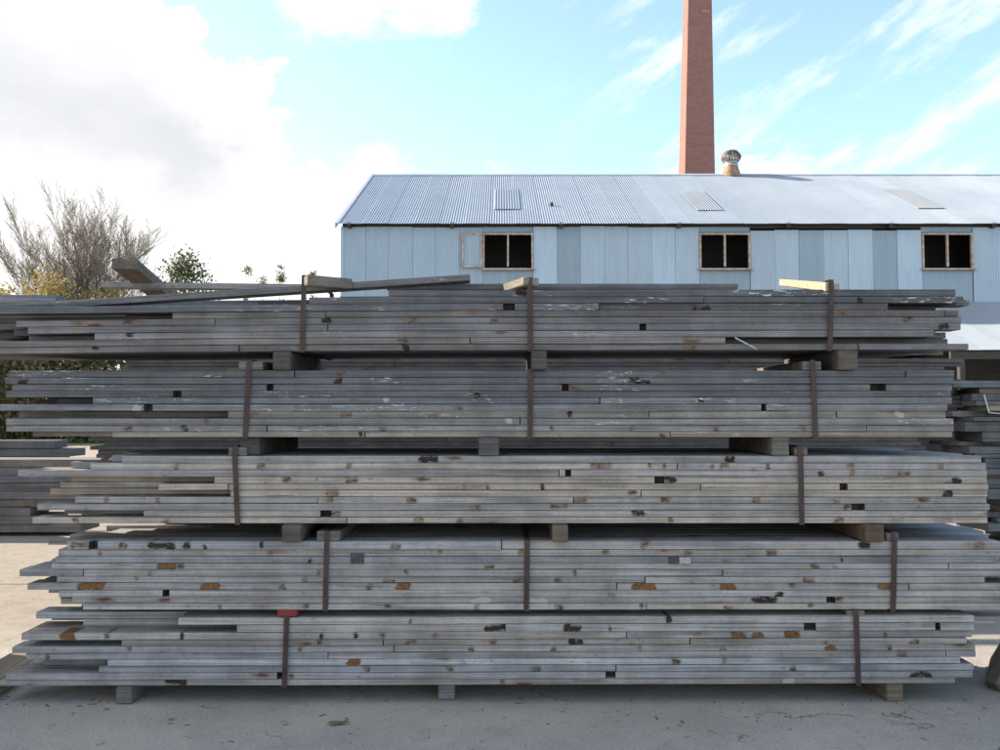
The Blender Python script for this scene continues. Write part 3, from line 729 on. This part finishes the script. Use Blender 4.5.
# bundle 4
e4 = [541.2, 549.6, 556.4, 563.2, 569.4, 576.6, 583.2, 590, 596.7, 603.3, 609.8]
B4 = bundle('timber_bundle', 'fourth strapped timber bundle from the top, silver grey with orange split patches', 'timber bundle', 'strapped bundles of the front stack',
    FD, .86, 7, lay(e4, [
    (70.6, 998, (501.5,), [(74, 77, 'b'), (80, 91, 'b'), (92, 101, 'd'), (122, 130, 'b'), (151, 155, 'k'), (159, 164, 'k'), (168, 171, 'k'), (174, 178, 'k'), (186, 193, 'k'), (206, 209, 'k'), (262, 265, 'k'), (392, 402, 'b'), (640, 648, 'b'), (857, 861, 'k'), (864, 868, 'k'), (972, 982, 'b')], BG),
    (61, 1000, (), [(101, 104, 'b'), (269, 275, 'b'), (438, 443, 'b'), (518, 524, 'b'), (602, 608, 'b'), (683, 691, 'b'), (764, 775, 'b')], LG),
    (59, 995, (), [(310, 313, 'k'), (838, 840, 'k')], (.23,.24,.262)),
    (55, 1004, (945,), [(161, 178, 'o'), (178.4, 187, 'b'), (485, 494, 'b'), (808, 816, 'b')], (.32,.322,.325)),
    (23.5, 1040, (86.6, 721), [(150, 154, 'b'), (318, 322, 'b'), (405, 409, 'b'), (573, 576, 'o')], BG),
    (60, 980, (644,), [(137, 140, 'b'), (303, 309, 'b'), (384, 396, 'b'), (513, 520, 'o'), (554, 561, 'b'), (800, 812, 'b')], BG),
    (32, 1030, (615.5, 905), [(83, 107, 'o'), (204, 221, 'o'), (281, 288, 'b'), (368, 374, 'b'), (398, 410, 'o'), (632, 654, 'o'), (719, 732, 'o'), (786, 792, 'b'), (875, 887, 'o')], LG),
    (63.4, 1030, (), [(166, 173, 'd'), (772, 780, 'k')], LG),
    (76.5, 998, (), [(471, 491, 'p'), (529, 547, 'p'), (750, 774, 'k'), (823, 832, 'd'), (833, 840, 'b')], LG),
    (88, 998, (644.8,), [(222, 225, 'b'), (305, 311, 'b'), (386, 392, 'b'), (475, 480, 'b'), (554, 562, 'b'), (637, 642, 'b'), (722, 730, 'b'), (805, 811, 'b')], (.32,.313,.305))]),
    BG, straps=[(328.5, 327.5, 541.2, .05), (527, 526, 541.2, 0), (891, 888, 541.2, .045)],
    battens=[(318, 341, 531.3, 541.1, -.002, .9, (.13, .12, .105), WOOD), (884, 896, 533.2, 541.1, 0, .9, (.15, .14, .13), WOOD)],
    extras={(0, 1): (66, 998), (0, 6): (60, 990), (1, 3): (14, 990), (3, 1): (43, 1000), (4, 1): (25, 1020), (4, 2): (28, 1010), (2, 2): (45, 990), (6, 1): (36, 1010), (8, 2): (28, 990), (9, 1): (53, 995), (9, 2): (40, 990), (7, 1): (52, 990), (5, 1): (50, 1015), (8, 1): (55, 990)},
    endj=(.12, .4), plates=[(352, 365, 553.4, 563.6, PLATE), (667, 677, 556.8, 563.8, PLATE), (677.6, 689, 557.3, 563.4, PLATEW)])
# bundle 5 (bottom)
e5 = [616.6, 624, 631.8, 639.2, 645.6, 652.2, 658.8, 665.6, 672.2, 678.8, 685.3]
def sag5(x): return -.0028 * x * -1 - .002 if False else .003 * x
B5 = bundle('timber_bundle', 'bottom strapped timber bundle resting on bearers on the concrete, grey with overhanging left ends', 'timber bundle', 'strapped bundles of the front stack',
    FD, .80, 6, lay(e5, [
    (182, 968.6, (), [(410, 413, 'b'), (664, 669, 'k')], (.31,.32,.337)),
    (240, 968, (505,), [(338, 357, 'p'), (485, 504, 'k'), (563, 580, 'k'), (607, 610, 'o'), (800, 812, 'd'), (930, 935, 'd')], LG),
    (27, 967, (625,), [(66, 79, 'o'), (109, 114, 'b'), (184, 187, 'k'), (322, 325, 'k'), (356, 360, 'k'), (381, 386, 'b'), (434, 438, 'b'), (730, 742, 'o'), (750, 760, 'o'), (782, 796, 'o'), (880, 884, 'b')], LG),
    (126, 961, (384.6, 688), [(319, 325, 'b'), (407, 418, 'b'), (490, 496, 'b'), (568, 582, 'k'), (820, 824, 'b'), (904, 914, 'b')], (.25,.243,.238)),
    (18, 970, (395,), [(131, 136, 'b'), (301, 304, 'b'), (468, 474, 'b'), (550, 556, 'b'), (637, 640, 'b'), (718, 724, 'b'), (822, 831, 'o'), (883, 887, 'o')], BG),
    (31.5, 970, (330, 940.6), [(51, 55, 'b'), (892, 902, 'b')], BG),
    (112, 955, (), [(350, 361, 'o'), (670, 679, 'b'), (720, 723, 'b')], (.36,.37,.39)),
    (104, 967, (614.6,), [(365, 372, 'b'), (446, 454, 'b'), (532, 540, 'b'), (786, 792, 'b')], BG),
    (13, 966, (), [(280, 287, 'd'), (292, 297, 'b'), (604, 614, 'd'), (905, 925, 'k')], LG),
    (6, 949, (), [(170, 190, 'k'), (500, 505, 'b'), (779, 791, 'p')], LG)]),
    BG, straps=[(289.5, 288, 616.6, .04), (851.5, 852.5, 616.6, .03)],
    battens=[(280, 299.5, 608.9, 616.5, -.01, .9, None, REDP), (843, 861, 610.8, 616.5, 0, .9, (.15, .14, .13), WOOD)],
    extras={(0, 1): (27, 960), (0, 2): (60, 950), (1, 1): (75, 1080), (1, 2): (30, 955), (2, 1): (26, 960), (4, 1): (20, 965), (5, 1): (33, 965), (8, 1): (15, 965), (8, 2): (17, 960), (9, 1): (7, 950), (3, 1): (30, 950), (6, 1): (38, 950), (7, 1): (36, 960)},
    endj=(.1, .3), sag=sag5)
# pencilled words on the middle bundle's lowest board
def pencil(txt, px0, px1, py, D, parent):
    c = bpy.data.curves.new('t', 'FONT'); c.body = txt; c.size = 1
    t = bpy.data.objects.new('t', c); COL.objects.link(t)
    dg = bpy.context.evaluated_depsgraph_get(); me = bpy.data.meshes.new_from_object(t.evaluated_get(dg)); bpy.data.objects.remove(t)
    xs = [v.co.x for v in me.vertices]; w_ = max(xs) - min(xs); s = (X(px1, D) - X(px0, D)) / w_
    hs = (4.6 / 181) / .7
    for v in me.vertices: v.co = Vector(((v.co.x - min(xs)) * s, 0, v.co.y * hs))
    me.materials.clear(); me.materials.append(INK)
    p = at(px0, py, D); o = link('pencil_mark', me, parent, p - parent.location + Vector((0, -.0085, 0))); return o
pencil('EAST', 892, 904, 522.3, FD, B3); pencil('FOOTER', 934, 952.5, 522.3, FD, B3)
# loose tail of a steel band poking from the top bundle
ta, tb = at(735, 338.5, FD - .004), at(757, 350, FD - .03)
tv = [ta, tb, tb + Vector((0, .004, .011)), ta + Vector((0, .004, .011))]; tv += [v + Vector((0, .0015, 0)) for v in tv]
link('strap_tail', mesh('strap_tail', [v - B1.location for v in tv], [(0, 1, 2, 3), (7, 6, 5, 4), (0, 4, 5, 1), (1, 5, 6, 2), (2, 6, 7, 3), (3, 7, 4, 0)], [ZINC]), B1)

# ------------------------------------------------------------------ bearers between and under the bundles
def bearer(x0, x1, ytop, ybot, yo, ln, col, label, ang=0.0, group='bearers under the bundles', mat=WOOD):
    D = FD + yo
    xa, xb = X(x0, D), X(x1, D); z0, z1 = Z(ybot, FD) + .0015, Z(ytop, FD) - .0015
    vs, fs = box_data(-(xb - xa) / 2, (xb - xa) / 2, 0, ln, 0, z1 - z0, .006)
    vs = [Vector((v.x + random.uniform(-.002, .002), v.y, v.z)) for v in vs]
    o = link('bearer', mesh('bearer', vs, fs, [mat]), None, ((xa + xb) / 2, D, z0), col); o.rotation_euler = (0, 0, ang)
    return tag(o, label, 'bearer', group)
DB = (.065, .062, .062); GB = (.095, .09, .085); TB = (.115, .082, .062)
def bf(a, b, x): return Z(a, FD)
bearer(272, 290, 351.2, 370.3, -.02, .85, (.075, .073, .075), 'dark square bearer left of centre between the topmost and second bundles')
bearer(531.5, 547, 350.6, 370.3, -.035, .85, (.075, .073, .075), 'dark square bearer in the middle between the topmost and second bundles')
bearer(839, 859, 350.2, 370.3, -.04, .85, (.075, .072, .07), 'dark square bearer at right between the topmost and second bundles')
bearer(240, 260.5, 437.3, 455.8, .02, .85, DB, 'dark bearer left of centre between the second and middle bundles')
bearer(478.5, 499, 437.3, 455.8, -.03, .85, (.085, .085, .09), 'dark bearer with pale paint smear between the second and middle bundles', mat=WOODF)
bearer(772, 789, 437.3, 455.8, -.02, .85, (.12, .115, .11), 'grey bearer at right between the second and middle bundles')
bearer(283, 302, 523.6, 541.2, -.05, .9, GB, 'grey bearer left of centre between the middle and fourth bundles')
bearer(552.5, 567.5, 523.6, 541.2, -.05, .9, (.115, .095, .078), 'brown bearer in the middle between the middle and fourth bundles')
bearer(863, 882, 523.6, 541.2, -.05, .9, TB, 'reddish brown bearer at right between the middle and fourth bundles')
for xx in (405, 610): bearer(xx, xx + 18, 609.8, 616.6, .12, .8, DB, 'thin dark spacer ' + ('left of' if xx < 500 else 'right of') + ' the middle in the narrow gap above the bottom bundle', group='spacers in the gap over the bottom bundle')
gz = lambda yo: 0
def gbearer(x0, x1, ytop, yo, ln, col, label):
    D = FD + yo; xa, xb = X(x0, D, 690), X(x1, D, 690); z1 = Z(ytop, FD) - .003
    vs, fs = box_data(-(xb - xa) / 2, (xb - xa) / 2, 0, ln, 0, z1, .007)
    tag(link('bearer', mesh('bearer', vs, fs, [WOOD]), None, ((xa + xb) / 2, D, 0), col), label, 'bearer', 'bearers on the ground')
gbearer(115.5, 131.5, 685.3 + 1.4, .0, .95, (.13, .125, .125), 'short dark bearer on the concrete under the left end of the bottom bundle')
gbearer(438, 454.5, 685.3 + .2, .06, .9, (.15, .15, .158), 'short grey bearer on the concrete under the middle of the bottom bundle')
gbearer(886.5, 903.5, 685.3 - 1.4, .04, .9, (.165, .14, .112), 'short tan bearer on the concrete under the right end of the bottom bundle')

# ------------------------------------------------------------------ second row of bundles behind
RD = 7.3
def rlayers(z0, n, xl, xr, th=.0372, jit=.25):
    ys = [410 - (z0 + th * (n - i) - CAMZ) * FPX / RD for i in range(n + 1)]
    # invert Z() exactly
    def inv(z):
        a, b = 0.0, 750.0
        for _ in range(40):
            m_ = (a + b) / 2
            if Z(m_, RD) > z: a = m_
            else: b = m_
        return (a + b) / 2
    ed = [inv(z0 + th * (n - i)) for i in range(n + 1)]
    rows = []
    for i in range(n):
        a = 500 + (xl + random.uniform(0, jit)) * FPX / RD; b = 500 + (xr - random.uniform(0, jit)) * FPX / RD
        rows.append((a, b, (random.uniform(a + 200, b - 200),), [], random.choice(((.075, .076, .082), (.095, .097, .103), (.11, .095, .08)))))  # rear board colours darkened so the gaps between front bundles look shaded
    return lay(ed, rows)
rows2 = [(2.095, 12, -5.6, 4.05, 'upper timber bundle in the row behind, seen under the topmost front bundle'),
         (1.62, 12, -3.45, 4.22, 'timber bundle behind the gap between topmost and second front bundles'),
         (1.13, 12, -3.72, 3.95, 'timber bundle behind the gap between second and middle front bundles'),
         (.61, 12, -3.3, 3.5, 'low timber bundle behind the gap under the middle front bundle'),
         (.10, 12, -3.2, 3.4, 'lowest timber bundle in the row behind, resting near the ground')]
RB = []
for (z0, n, xl, xr, lb_) in rows2:
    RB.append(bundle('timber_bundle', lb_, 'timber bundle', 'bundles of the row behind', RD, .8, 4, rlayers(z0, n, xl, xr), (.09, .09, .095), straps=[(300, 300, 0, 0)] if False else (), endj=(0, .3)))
for i, (z0, n, xl, xr, lb_) in enumerate(rows2):
    nxt_top = rows2[i + 1][0] + 12 * .0372 if i + 1 < len(rows2) else 0.0
    for j, xx in enumerate((-2.6, -0.95, 1.62, 2.55)):
        h = z0 - nxt_top
        vs, fs = box_data(-.05, .05, 0, .86, .001, h - .001, .002 if h > .02 else 0)
        tag(link('bearer', mesh('bearer', vs, fs, [SAWN if i == 0 else WOOD]), None, (xx, RD - .03, nxt_top), GB),
            ('first', 'second', 'third', 'fourth')[j] + ' packing strip from the left, under the ' + ('upper', 'second', 'third', 'fourth', 'lowest')[i] + ' bundle of the rear row', 'bearer', 'packing strips in the row behind')
# loose planks lying on top of the row behind
def loose(name, p, q, wd, th, col, label, cat='plank', group=None, mat=WOOD, roll=0):
    o = child_plank(None, p, q, wd, th, col, mat, name, roll=roll); return tag(o, label, cat, group)
ztop = 2.095 + 12 * .0372
loose('loose_plank', (X(-90, RD), RD + .12, ztop + .056), (X(50.5, RD), RD + .12, ztop + .056), .16, .105, (.20, .215, .25), 'blue grey baulk end lying on top at the far left edge')
loose('loose_plank', (X(170, RD), RD + .35, ztop + .02), (X(640, RD), RD + .35, ztop + .02), .2, .036, MG, 'long grey plank lying flat on top of the row behind')
loose('loose_plank', at(104, 285.5, RD - .1), at(336, 288.2, RD - .1), .12, .05, (.25, .25, .255), 'pale grey plank lying level on top, crossing the raised baulk')
loose('raised_baulk', at(125, 264, RD - .62), at(164, 296, RD + .5), .20, .085, (.14, .12, .105), 'short brown baulk sticking up at an angle above the stack at left')

loose('loose_plank', (X(560, RD), RD + .12, ztop + .028), (X(921, RD), RD + .12, ztop + .028), .16, .05, MG, 'grey plank end lying on top of the row behind at right')
ORD = ('lowest', 'second', 'third', 'fourth', 'fifth', 'sixth', 'seventh', 'eighth', 'ninth', 'tenth', 'eleventh', 'twelfth', 'thirteenth', 'fourteenth', 'fifteenth', 'sixteenth', 'seventeenth', 'eighteenth', 'nineteenth', 'twentieth', 'twenty-first', 'twenty-second', 'twenty-third', 'twenty-fourth', 'twenty-fifth', 'twenty-sixth', 'twenty-seventh', 'twenty-eighth', 'twenty-ninth', 'thirtieth')
def nth(i): return ORD[i] if i == 0 else ORD[i] + ' lowest'
# ------------------------------------------------------------------ messy pile at the right edge
z = .02; i = 0
while z < 1.86:
    th = random.choice((.04, .05, .065, .09)); D = 7.35
    a = random.uniform(3.98, 4.30) if z > .8 else random.uniform(4.1, 4.5)
    dy = random.uniform(-.1, .1)
    loose('loose_board', (a, D + dy, z + th / 2), (a + random.uniform(2.6, 3.4), D + dy + random.uniform(-.05, .15), z + th / 2 + random.uniform(-.004, .004)), .42, th - .004,
          tint(random.choice((DG, (.12, .135, .145), MG, (.19, .165, .135))), .2), 'weathered loose board, ' + nth(i) + ' in the messy pile at the right edge', 'board', 'loose boards piled at the right edge')
    z += th + 0; i += 1
ta, tb = at(983.5, 395, 7.05), at(988.5, 413, 7.05); tc_ = at(1012, 415, 7.05)
wv = []
for p_ in (ta, tb, tc_): wv += [p_ + Vector((0, 0, .0)), p_ + Vector((.012, 0, .008)), p_ + Vector((.012, .002, .008)), p_ + Vector((0, .002, 0))]
wfc = []
for i in range(2):
    for j in range(4): wfc.append((i * 4 + j, i * 4 + (j + 1) % 4, i * 4 + 4 + (j + 1) % 4, i * 4 + 4 + j))
tag(link('loose_strap', mesh('loose_strap', wv, wfc, [ZINC])), 'bent pale strap dangling in the messy pile at right edge', 'strap')

# ------------------------------------------------------------------ low pile of heavy timbers and a farther one, left
z = .05; D = 10.6
rts = [93, 62, 45, 165, 140, 155, 120, 170, 112, 180]
for i in range(9):
    th = .104 if i != 6 else .09
    xr = X(rts[i], D)
    loose('heavy_timber', (-10.2 + random.uniform(-.4, .4), D + random.uniform(-.05, .05), z + th / 2), (xr, D + random.uniform(-.05, .05), z + th / 2 + .0), .5, th - .006,
          tint(random.choice((MG, (.20, .19, .175), (.17, .175, .185)))), 'heavy grey timber, ' + nth(i) + ' in the low pile on sandy ground at left', 'timber', 'timbers of the low pile at left')
    z += th
D = 15.0; z = 0.0
for i in range(7):
    th = .15
    loose('dark_timber', (-15, D, z + th / 2), (X((66, 40, 70, 55, 62, 78, 63)[i], D), D, z + th / 2), .5, th - .012, (.10, .105, .115), 'dark blue grey timber, ' + nth(i) + ' in the farther pile behind the low pile', 'timber', 'timbers of the farther pile at left')
    z += th

# ------------------------------------------------------------------ things on the ground
o = loose('sleeper', (-2.86, 4.12, .048), (-3.02, 6.1, .048), .2, .092, (.23, .19, .145), 'brown sleeper lying on the concrete beside the bottom bundle at lower left', 'sleeper')
# battered dark concrete block at right edge
bx0 = X(985, 4.68, 690); vs = []; cr, sr_ = math.cos(R(34)), math.sin(R(34))
for (zz, in_) in ((0, .03), (.05, 0), (.30, .12), (.50, .2)):
    for (u, v) in ((in_, .05 + in_), (.05 + in_, in_), (.60 - in_, in_), (.65 - in_, .05 + in_), (.65 - in_, .55 - in_), (.6 - in_, .6 - in_), (.05 + in_, .6 - in_), (in_, .55 - in_)):
        vs.append((bx0 + u * cr + v * sr_, 4.68 - u * sr_ + v * cr, zz))
fs = [(i * 8 + j, i * 8 + (j + 1) % 8, i * 8 + 8 + (j + 1) % 8, i * 8 + 8 + j) for i in range(3) for j in range(8)] + [tuple(range(24, 32))]
tag(link('concrete_block', mesh('concrete_block', vs, fs, [CONC])), 'dark block with sloping sides cut off by the right edge of the picture', 'block')
# dry leaf
lp = at(338, 719, 4.18); lp.z = .0
lv, lf = [], []
for i, (u, wd_) in enumerate(((-.055, .002), (-.035, .016), (-.005, .022), (.02, .015), (.045, .008), (.06, .002))):
    for s in (-1, 0, 1): lv.append((u, s * wd_, .006 + .01 * abs(s) * math.sin(i * 1.9) ** 2 + (0 if s else .002)))
for i in range(5):
    for j in range(2): lf.append((i * 3 + j, i * 3 + j + 1, i * 3 + 4 + j, i * 3 + 3 + j))
yl = 809 * 1.6 / (719 - 410); lo = link('dry_leaf', mesh('dry_leaf', lv, lf, [LEAFB], smooth=True), None, (X(338, yl, 719), yl, .003)); lo.rotation_euler = (0, 0, R(12))
tag(lo, 'curled brown dry leaf on the concrete in the foreground', 'leaf')
for (px, py, a_) in ((171, 715, 40), (682, 717, 100), (107, 705, 10)):
    y_ = 809 * 1.6 / (py - 410); c = lo.copy(); COL.objects.link(c); c.location = (X(px, y_, py), y_, .003); c.scale = (.3, .4, .5); c.rotation_euler = (0, 0, R(a_))
    tag(c, {171: 'tiny dark leaf scrap on the concrete near the left bearer', 682: 'tiny dark leaf scrap on the concrete right of centre', 107: 'tiny pale leaf scrap at the foot of the left bearer'}[px], 'leaf')

cv_, cf_ = [], []
rg = random.Random(5)
for i in range(420):
    cx, cy = rg.uniform(-4.2, 4.6), rg.choice((rg.uniform(3.4, 4.6), rg.uniform(3.4, 8.5))); L_, W_, H_ = rg.uniform(.004, .022), rg.uniform(.002, .006), rg.uniform(.002, .005); a_ = rg.uniform(0, 6.28)
    k0 = len(cv_)
    for (u, v, h_) in ((-1, -1, 0), (1, -1, 0), (1, 1, 0), (-1, 1, 0), (-.8, -.7, 1), (.8, -.6, 1), (.7, .7, 1), (-.7, .6, 1)):
        cv_.append((cx + (u * math.cos(a_) * L_ - v * math.sin(a_) * W_), cy + (u * math.sin(a_) * L_ + v * math.cos(a_) * W_), .0005 + H_ * h_))
    cf_ += [tuple(k0 + q_ for q_ in f) for f in ((4, 5, 6, 7), (0, 1, 5, 4), (1, 2, 6, 5), (2, 3, 7, 6), (3, 0, 4, 7))]
tag(link('wood_chips', mesh('wood_chips', cv_, cf_, [simple('splinters', (.05, .045, .04), (.30, .25, .19), (3, 3, 3))])), 'scattered splinters and grit on the concrete yard', 'wood chips', kind='stuff')
# ------------------------------------------------------------------ neighbouring stack just out of frame at left (casts the shade on the near yard)
for i, (z0, xr) in enumerate(((.10, -3.95), (.52, -3.85), (.94, -4.0), (1.36, -3.9), (1.78, -4.0))):
    nb = empty('timber_bundle', (-6.0, 4.45, z0), nth(i) + ' grey timber bundle of the neighbouring stack beyond the left edge', 'timber bundle', 'bundles of the neighbouring stack')
    for l_ in range(9):
        for c_ in range(3):
            b_ = xr - random.uniform(0, .25) + 6.0; a_ = -2.1 + random.uniform(0, .2)
            link('plank', plank_mesh(b_ - a_, .295, .036, (), nxt()), nb, ((a_ + b_) / 2, .15 + .3 * c_, .02 + .0375 * l_), tint(MG))
    for xx in (-7.4, -4.9):
        vs, fs = box_data(-.05, .05, 0, .9, .001, (.10 if i == 0 else .42 - .3395) - .001, .004)
        tag(link('bearer', mesh('bearer', vs, fs, [WOOD]), None, (xx, 4.45, 0 if i == 0 else z0 - (.42 - .3395)), GB), ('left' if xx < -6 else 'right') + ' bearer under the ' + nth(i) + ' bundle beyond the left edge', 'bearer', 'bearers of the neighbouring stack')

# ------------------------------------------------------------------ trees and shrubs
def tube(vs, fs, p, q, r0, r1, n=4):
    d = (q - p); a = d.orthogonal().normalized(); b = d.normalized().cross(a); k0 = len(vs)
    for (c, r) in ((p, r0), (q, r1)):
        for i in range(n):
            t = 2 * math.pi * i / n; vs.append(c + a * (r * math.cos(t)) + b * (r * math.sin(t)))
    for i in range(n): fs.append((k0 + i, k0 + (i + 1) % n, k0 + n + (i + 1) % n, k0 + n + i))
def bare_tree(name, label, base, height, spread, stems, seed):
    """vase of upright stems fanning out from a short bole, with ever finer upright twigs"""
    rng = random.Random(seed); tv, tf, bv, bf_ = [], [], [], []
    def limb(p, d, L, r, lvl):
        seg = (7, 5, 4, 3)[lvl]; q = p; r0 = r
        for s in range(seg):
            d = (d + Vector((rng.gauss(0, .028 if lvl == 0 else .07), rng.gauss(0, .05), .012 if lvl == 0 else .035))).normalized()
            e = q + d * (L / seg); r2 = max(r0 * (1 - (s + 1) / seg * .8), .007)
            if lvl == 0: tube(tv, tf, q, e, r, r2, 6)
            else: tube(bv, bf_, q, e, r, r2, 3)
            q, r = e, r2
            if lvl < 3 and (lvl or s >= 3):
                for _ in range((3, 3, 2)[lvl]):
                    a = rng.uniform(0, 6.283); w_ = rng.uniform(.30, .75) if lvl else rng.uniform(.25, .65)
                    side = (d + Vector((math.cos(a) * w_, math.sin(a) * w_, rng.uniform(-.08, .18)))).normalized()
                    limb(q, side, L * rng.uniform(.30, .50) * (1 - .35 * s / seg), max(r * .42, .009), lvl + 1)
    for s in range(stems):
        t = (s + .5) / stems * 2 - 1 + rng.uniform(-.06, .06)
        d = Vector((t * spread, rng.uniform(-.3, .3), 1)).normalized()
        limb(Vector((t * .25, rng.uniform(-.2, .2), 0)), d, height * (.93 - .12 * t * t) * rng.uniform(.93, 1.03), .12 * rng.uniform(.75, 1.1), 0)
    root = empty(name, base, label, 'tree')
    link('trunk', mesh('trunk', tv, tf, [BARK]), root); link('crown', mesh('crown', bv, bf_, [BARK]), root)
    return root
def leaf_plant(name, label, base, rx, ry, h, n, mat, size, seed, cat='shrub', cone=False, stem=True, z0=.0):
    rng = random.Random(seed); vs, fs = [], []
    clumps = []
    for i in range(max(10, n // 60)):
        u = rng.uniform(0, 1); t = rng.uniform(0, 2 * math.pi); rr = math.sqrt(rng.uniform(.05, 1))
        k_ = (1 - u) if cone else math.sin(math.pi * (0.15 + .85 * u)) ** .6
        clumps.append(Vector((rx * rr * k_ * math.cos(t), ry * rr * k_ * math.sin(t), z0 + (h - z0) * u)))
    for i in range(n):
        c = rng.choice(clumps); sc = min(rx, h) * .20
        p = c + Vector((rng.gauss(0, sc), rng.gauss(0, sc), rng.gauss(0, sc * (.9 if not cone else .6))))
        if p.z < .05: p.z = rng.uniform(.05, .6)
        a = Vector((rng.gauss(0, 1), rng.gauss(0, 1), rng.gauss(0, 1))).normalized(); b = a.orthogonal().normalized(); s = size * rng.uniform(.5, 1.2)
        k0 = len(vs); vs += [p - a * s, p + b * s * .5, p + a * s, p - b * s * .5]; fs.append((k0, k0 + 1, k0 + 2, k0 + 3))
    root = empty(name, base, label, cat)
    link('crown', mesh('crown', vs, fs, [mat]), root)
    tv, tf = [], []
    for s in range(1 if cone else 6):
        t = rng.uniform(0, 6.28); q = Vector((rx * .5 * math.cos(t), ry * .5 * math.sin(t), h * .75)) if not cone else Vector((0, 0, h * .9))
        m_ = q * .5 + Vector((rng.gauss(0, .1), rng.gauss(0, .1), .2)); p0 = Vector((rng.gauss(0, .15), rng.gauss(0, .15), 0)) if not cone else Vector()
        tube(tv, tf, p0, m_, .07, .05, 5); tube(tv, tf, m_, q, .05, .015, 5)
    link('trunk', mesh('trunk', tv, tf, [BARK]), root); return root
TD = 46.0
bare_tree('bare_tree', 'large bare spreading tree with many fine twigs at left', (X(78, TD), TD, 0), 11.2, .34, 11, 11)
leaf_plant('willow_shrub', 'yellow leaved shrub under the bare tree', (X(46, 43), 43, 0), 2.3, 1.8, 8.6, 6500, LYEL, .11, 3)
leaf_plant('willow_shrub', 'sparse yellowish shrub at the far left edge', (X(0, 44), 44, 0), 1.9, 1.6, 8.0, 3600, LYEL, .11, 4)
leaf_plant('willow_shrub', 'low golden shrub right of the bare tree trunk', (X(112, 43.5), 43.5, 0), 2.0, 1.6, 7.8, 3000, LYEL, .11, 8)
leaf_plant('evergreen_shrub', 'rounded dark green shrub right of the bare tree', (X(183, 50), 50, 0), 2.3, 2.0, 10.8, 7000, LGRN, .13, 5, cat='tree')
for (px, top, sd, lb_) in ((246, 268, 21, 'slim feathery treetop left of the pair before the shed'), (279, 267, 22, 'slim dark treetop nearest the left strap'), (261, 274, 23, 'small thin treetop between the two slim treetops'), (311, 273, 24, 'small tuft of treetop just left of the shed')):
    D = 62; leaf_plant('slim_tree', lb_, (X(px, D), D, 0), .9, .9, at(px, top, D).z, 1500, LDRK, .09, sd, cat='tree', cone=True)
for (px, D, h, sd, lb_) in ((-120, 40, 5.4, 31, 'dull green hedge bush beyond the left edge'), (-25, 41, 5.8, 32, 'dull green hedge bush seen past the left bundle ends'), (70, 41, 5.8, 33, 'dull hedge bush hidden behind the bare tree foot'), (170, 41, 5.6, 34, 'dull hedge bush in front of the evergreen shrub')):
    leaf_plant('hedge_bush', lb_, (X(px, D), D, 0), 2.9, 1.5, h, 7500, LDRK, .16, sd, cat='bush')
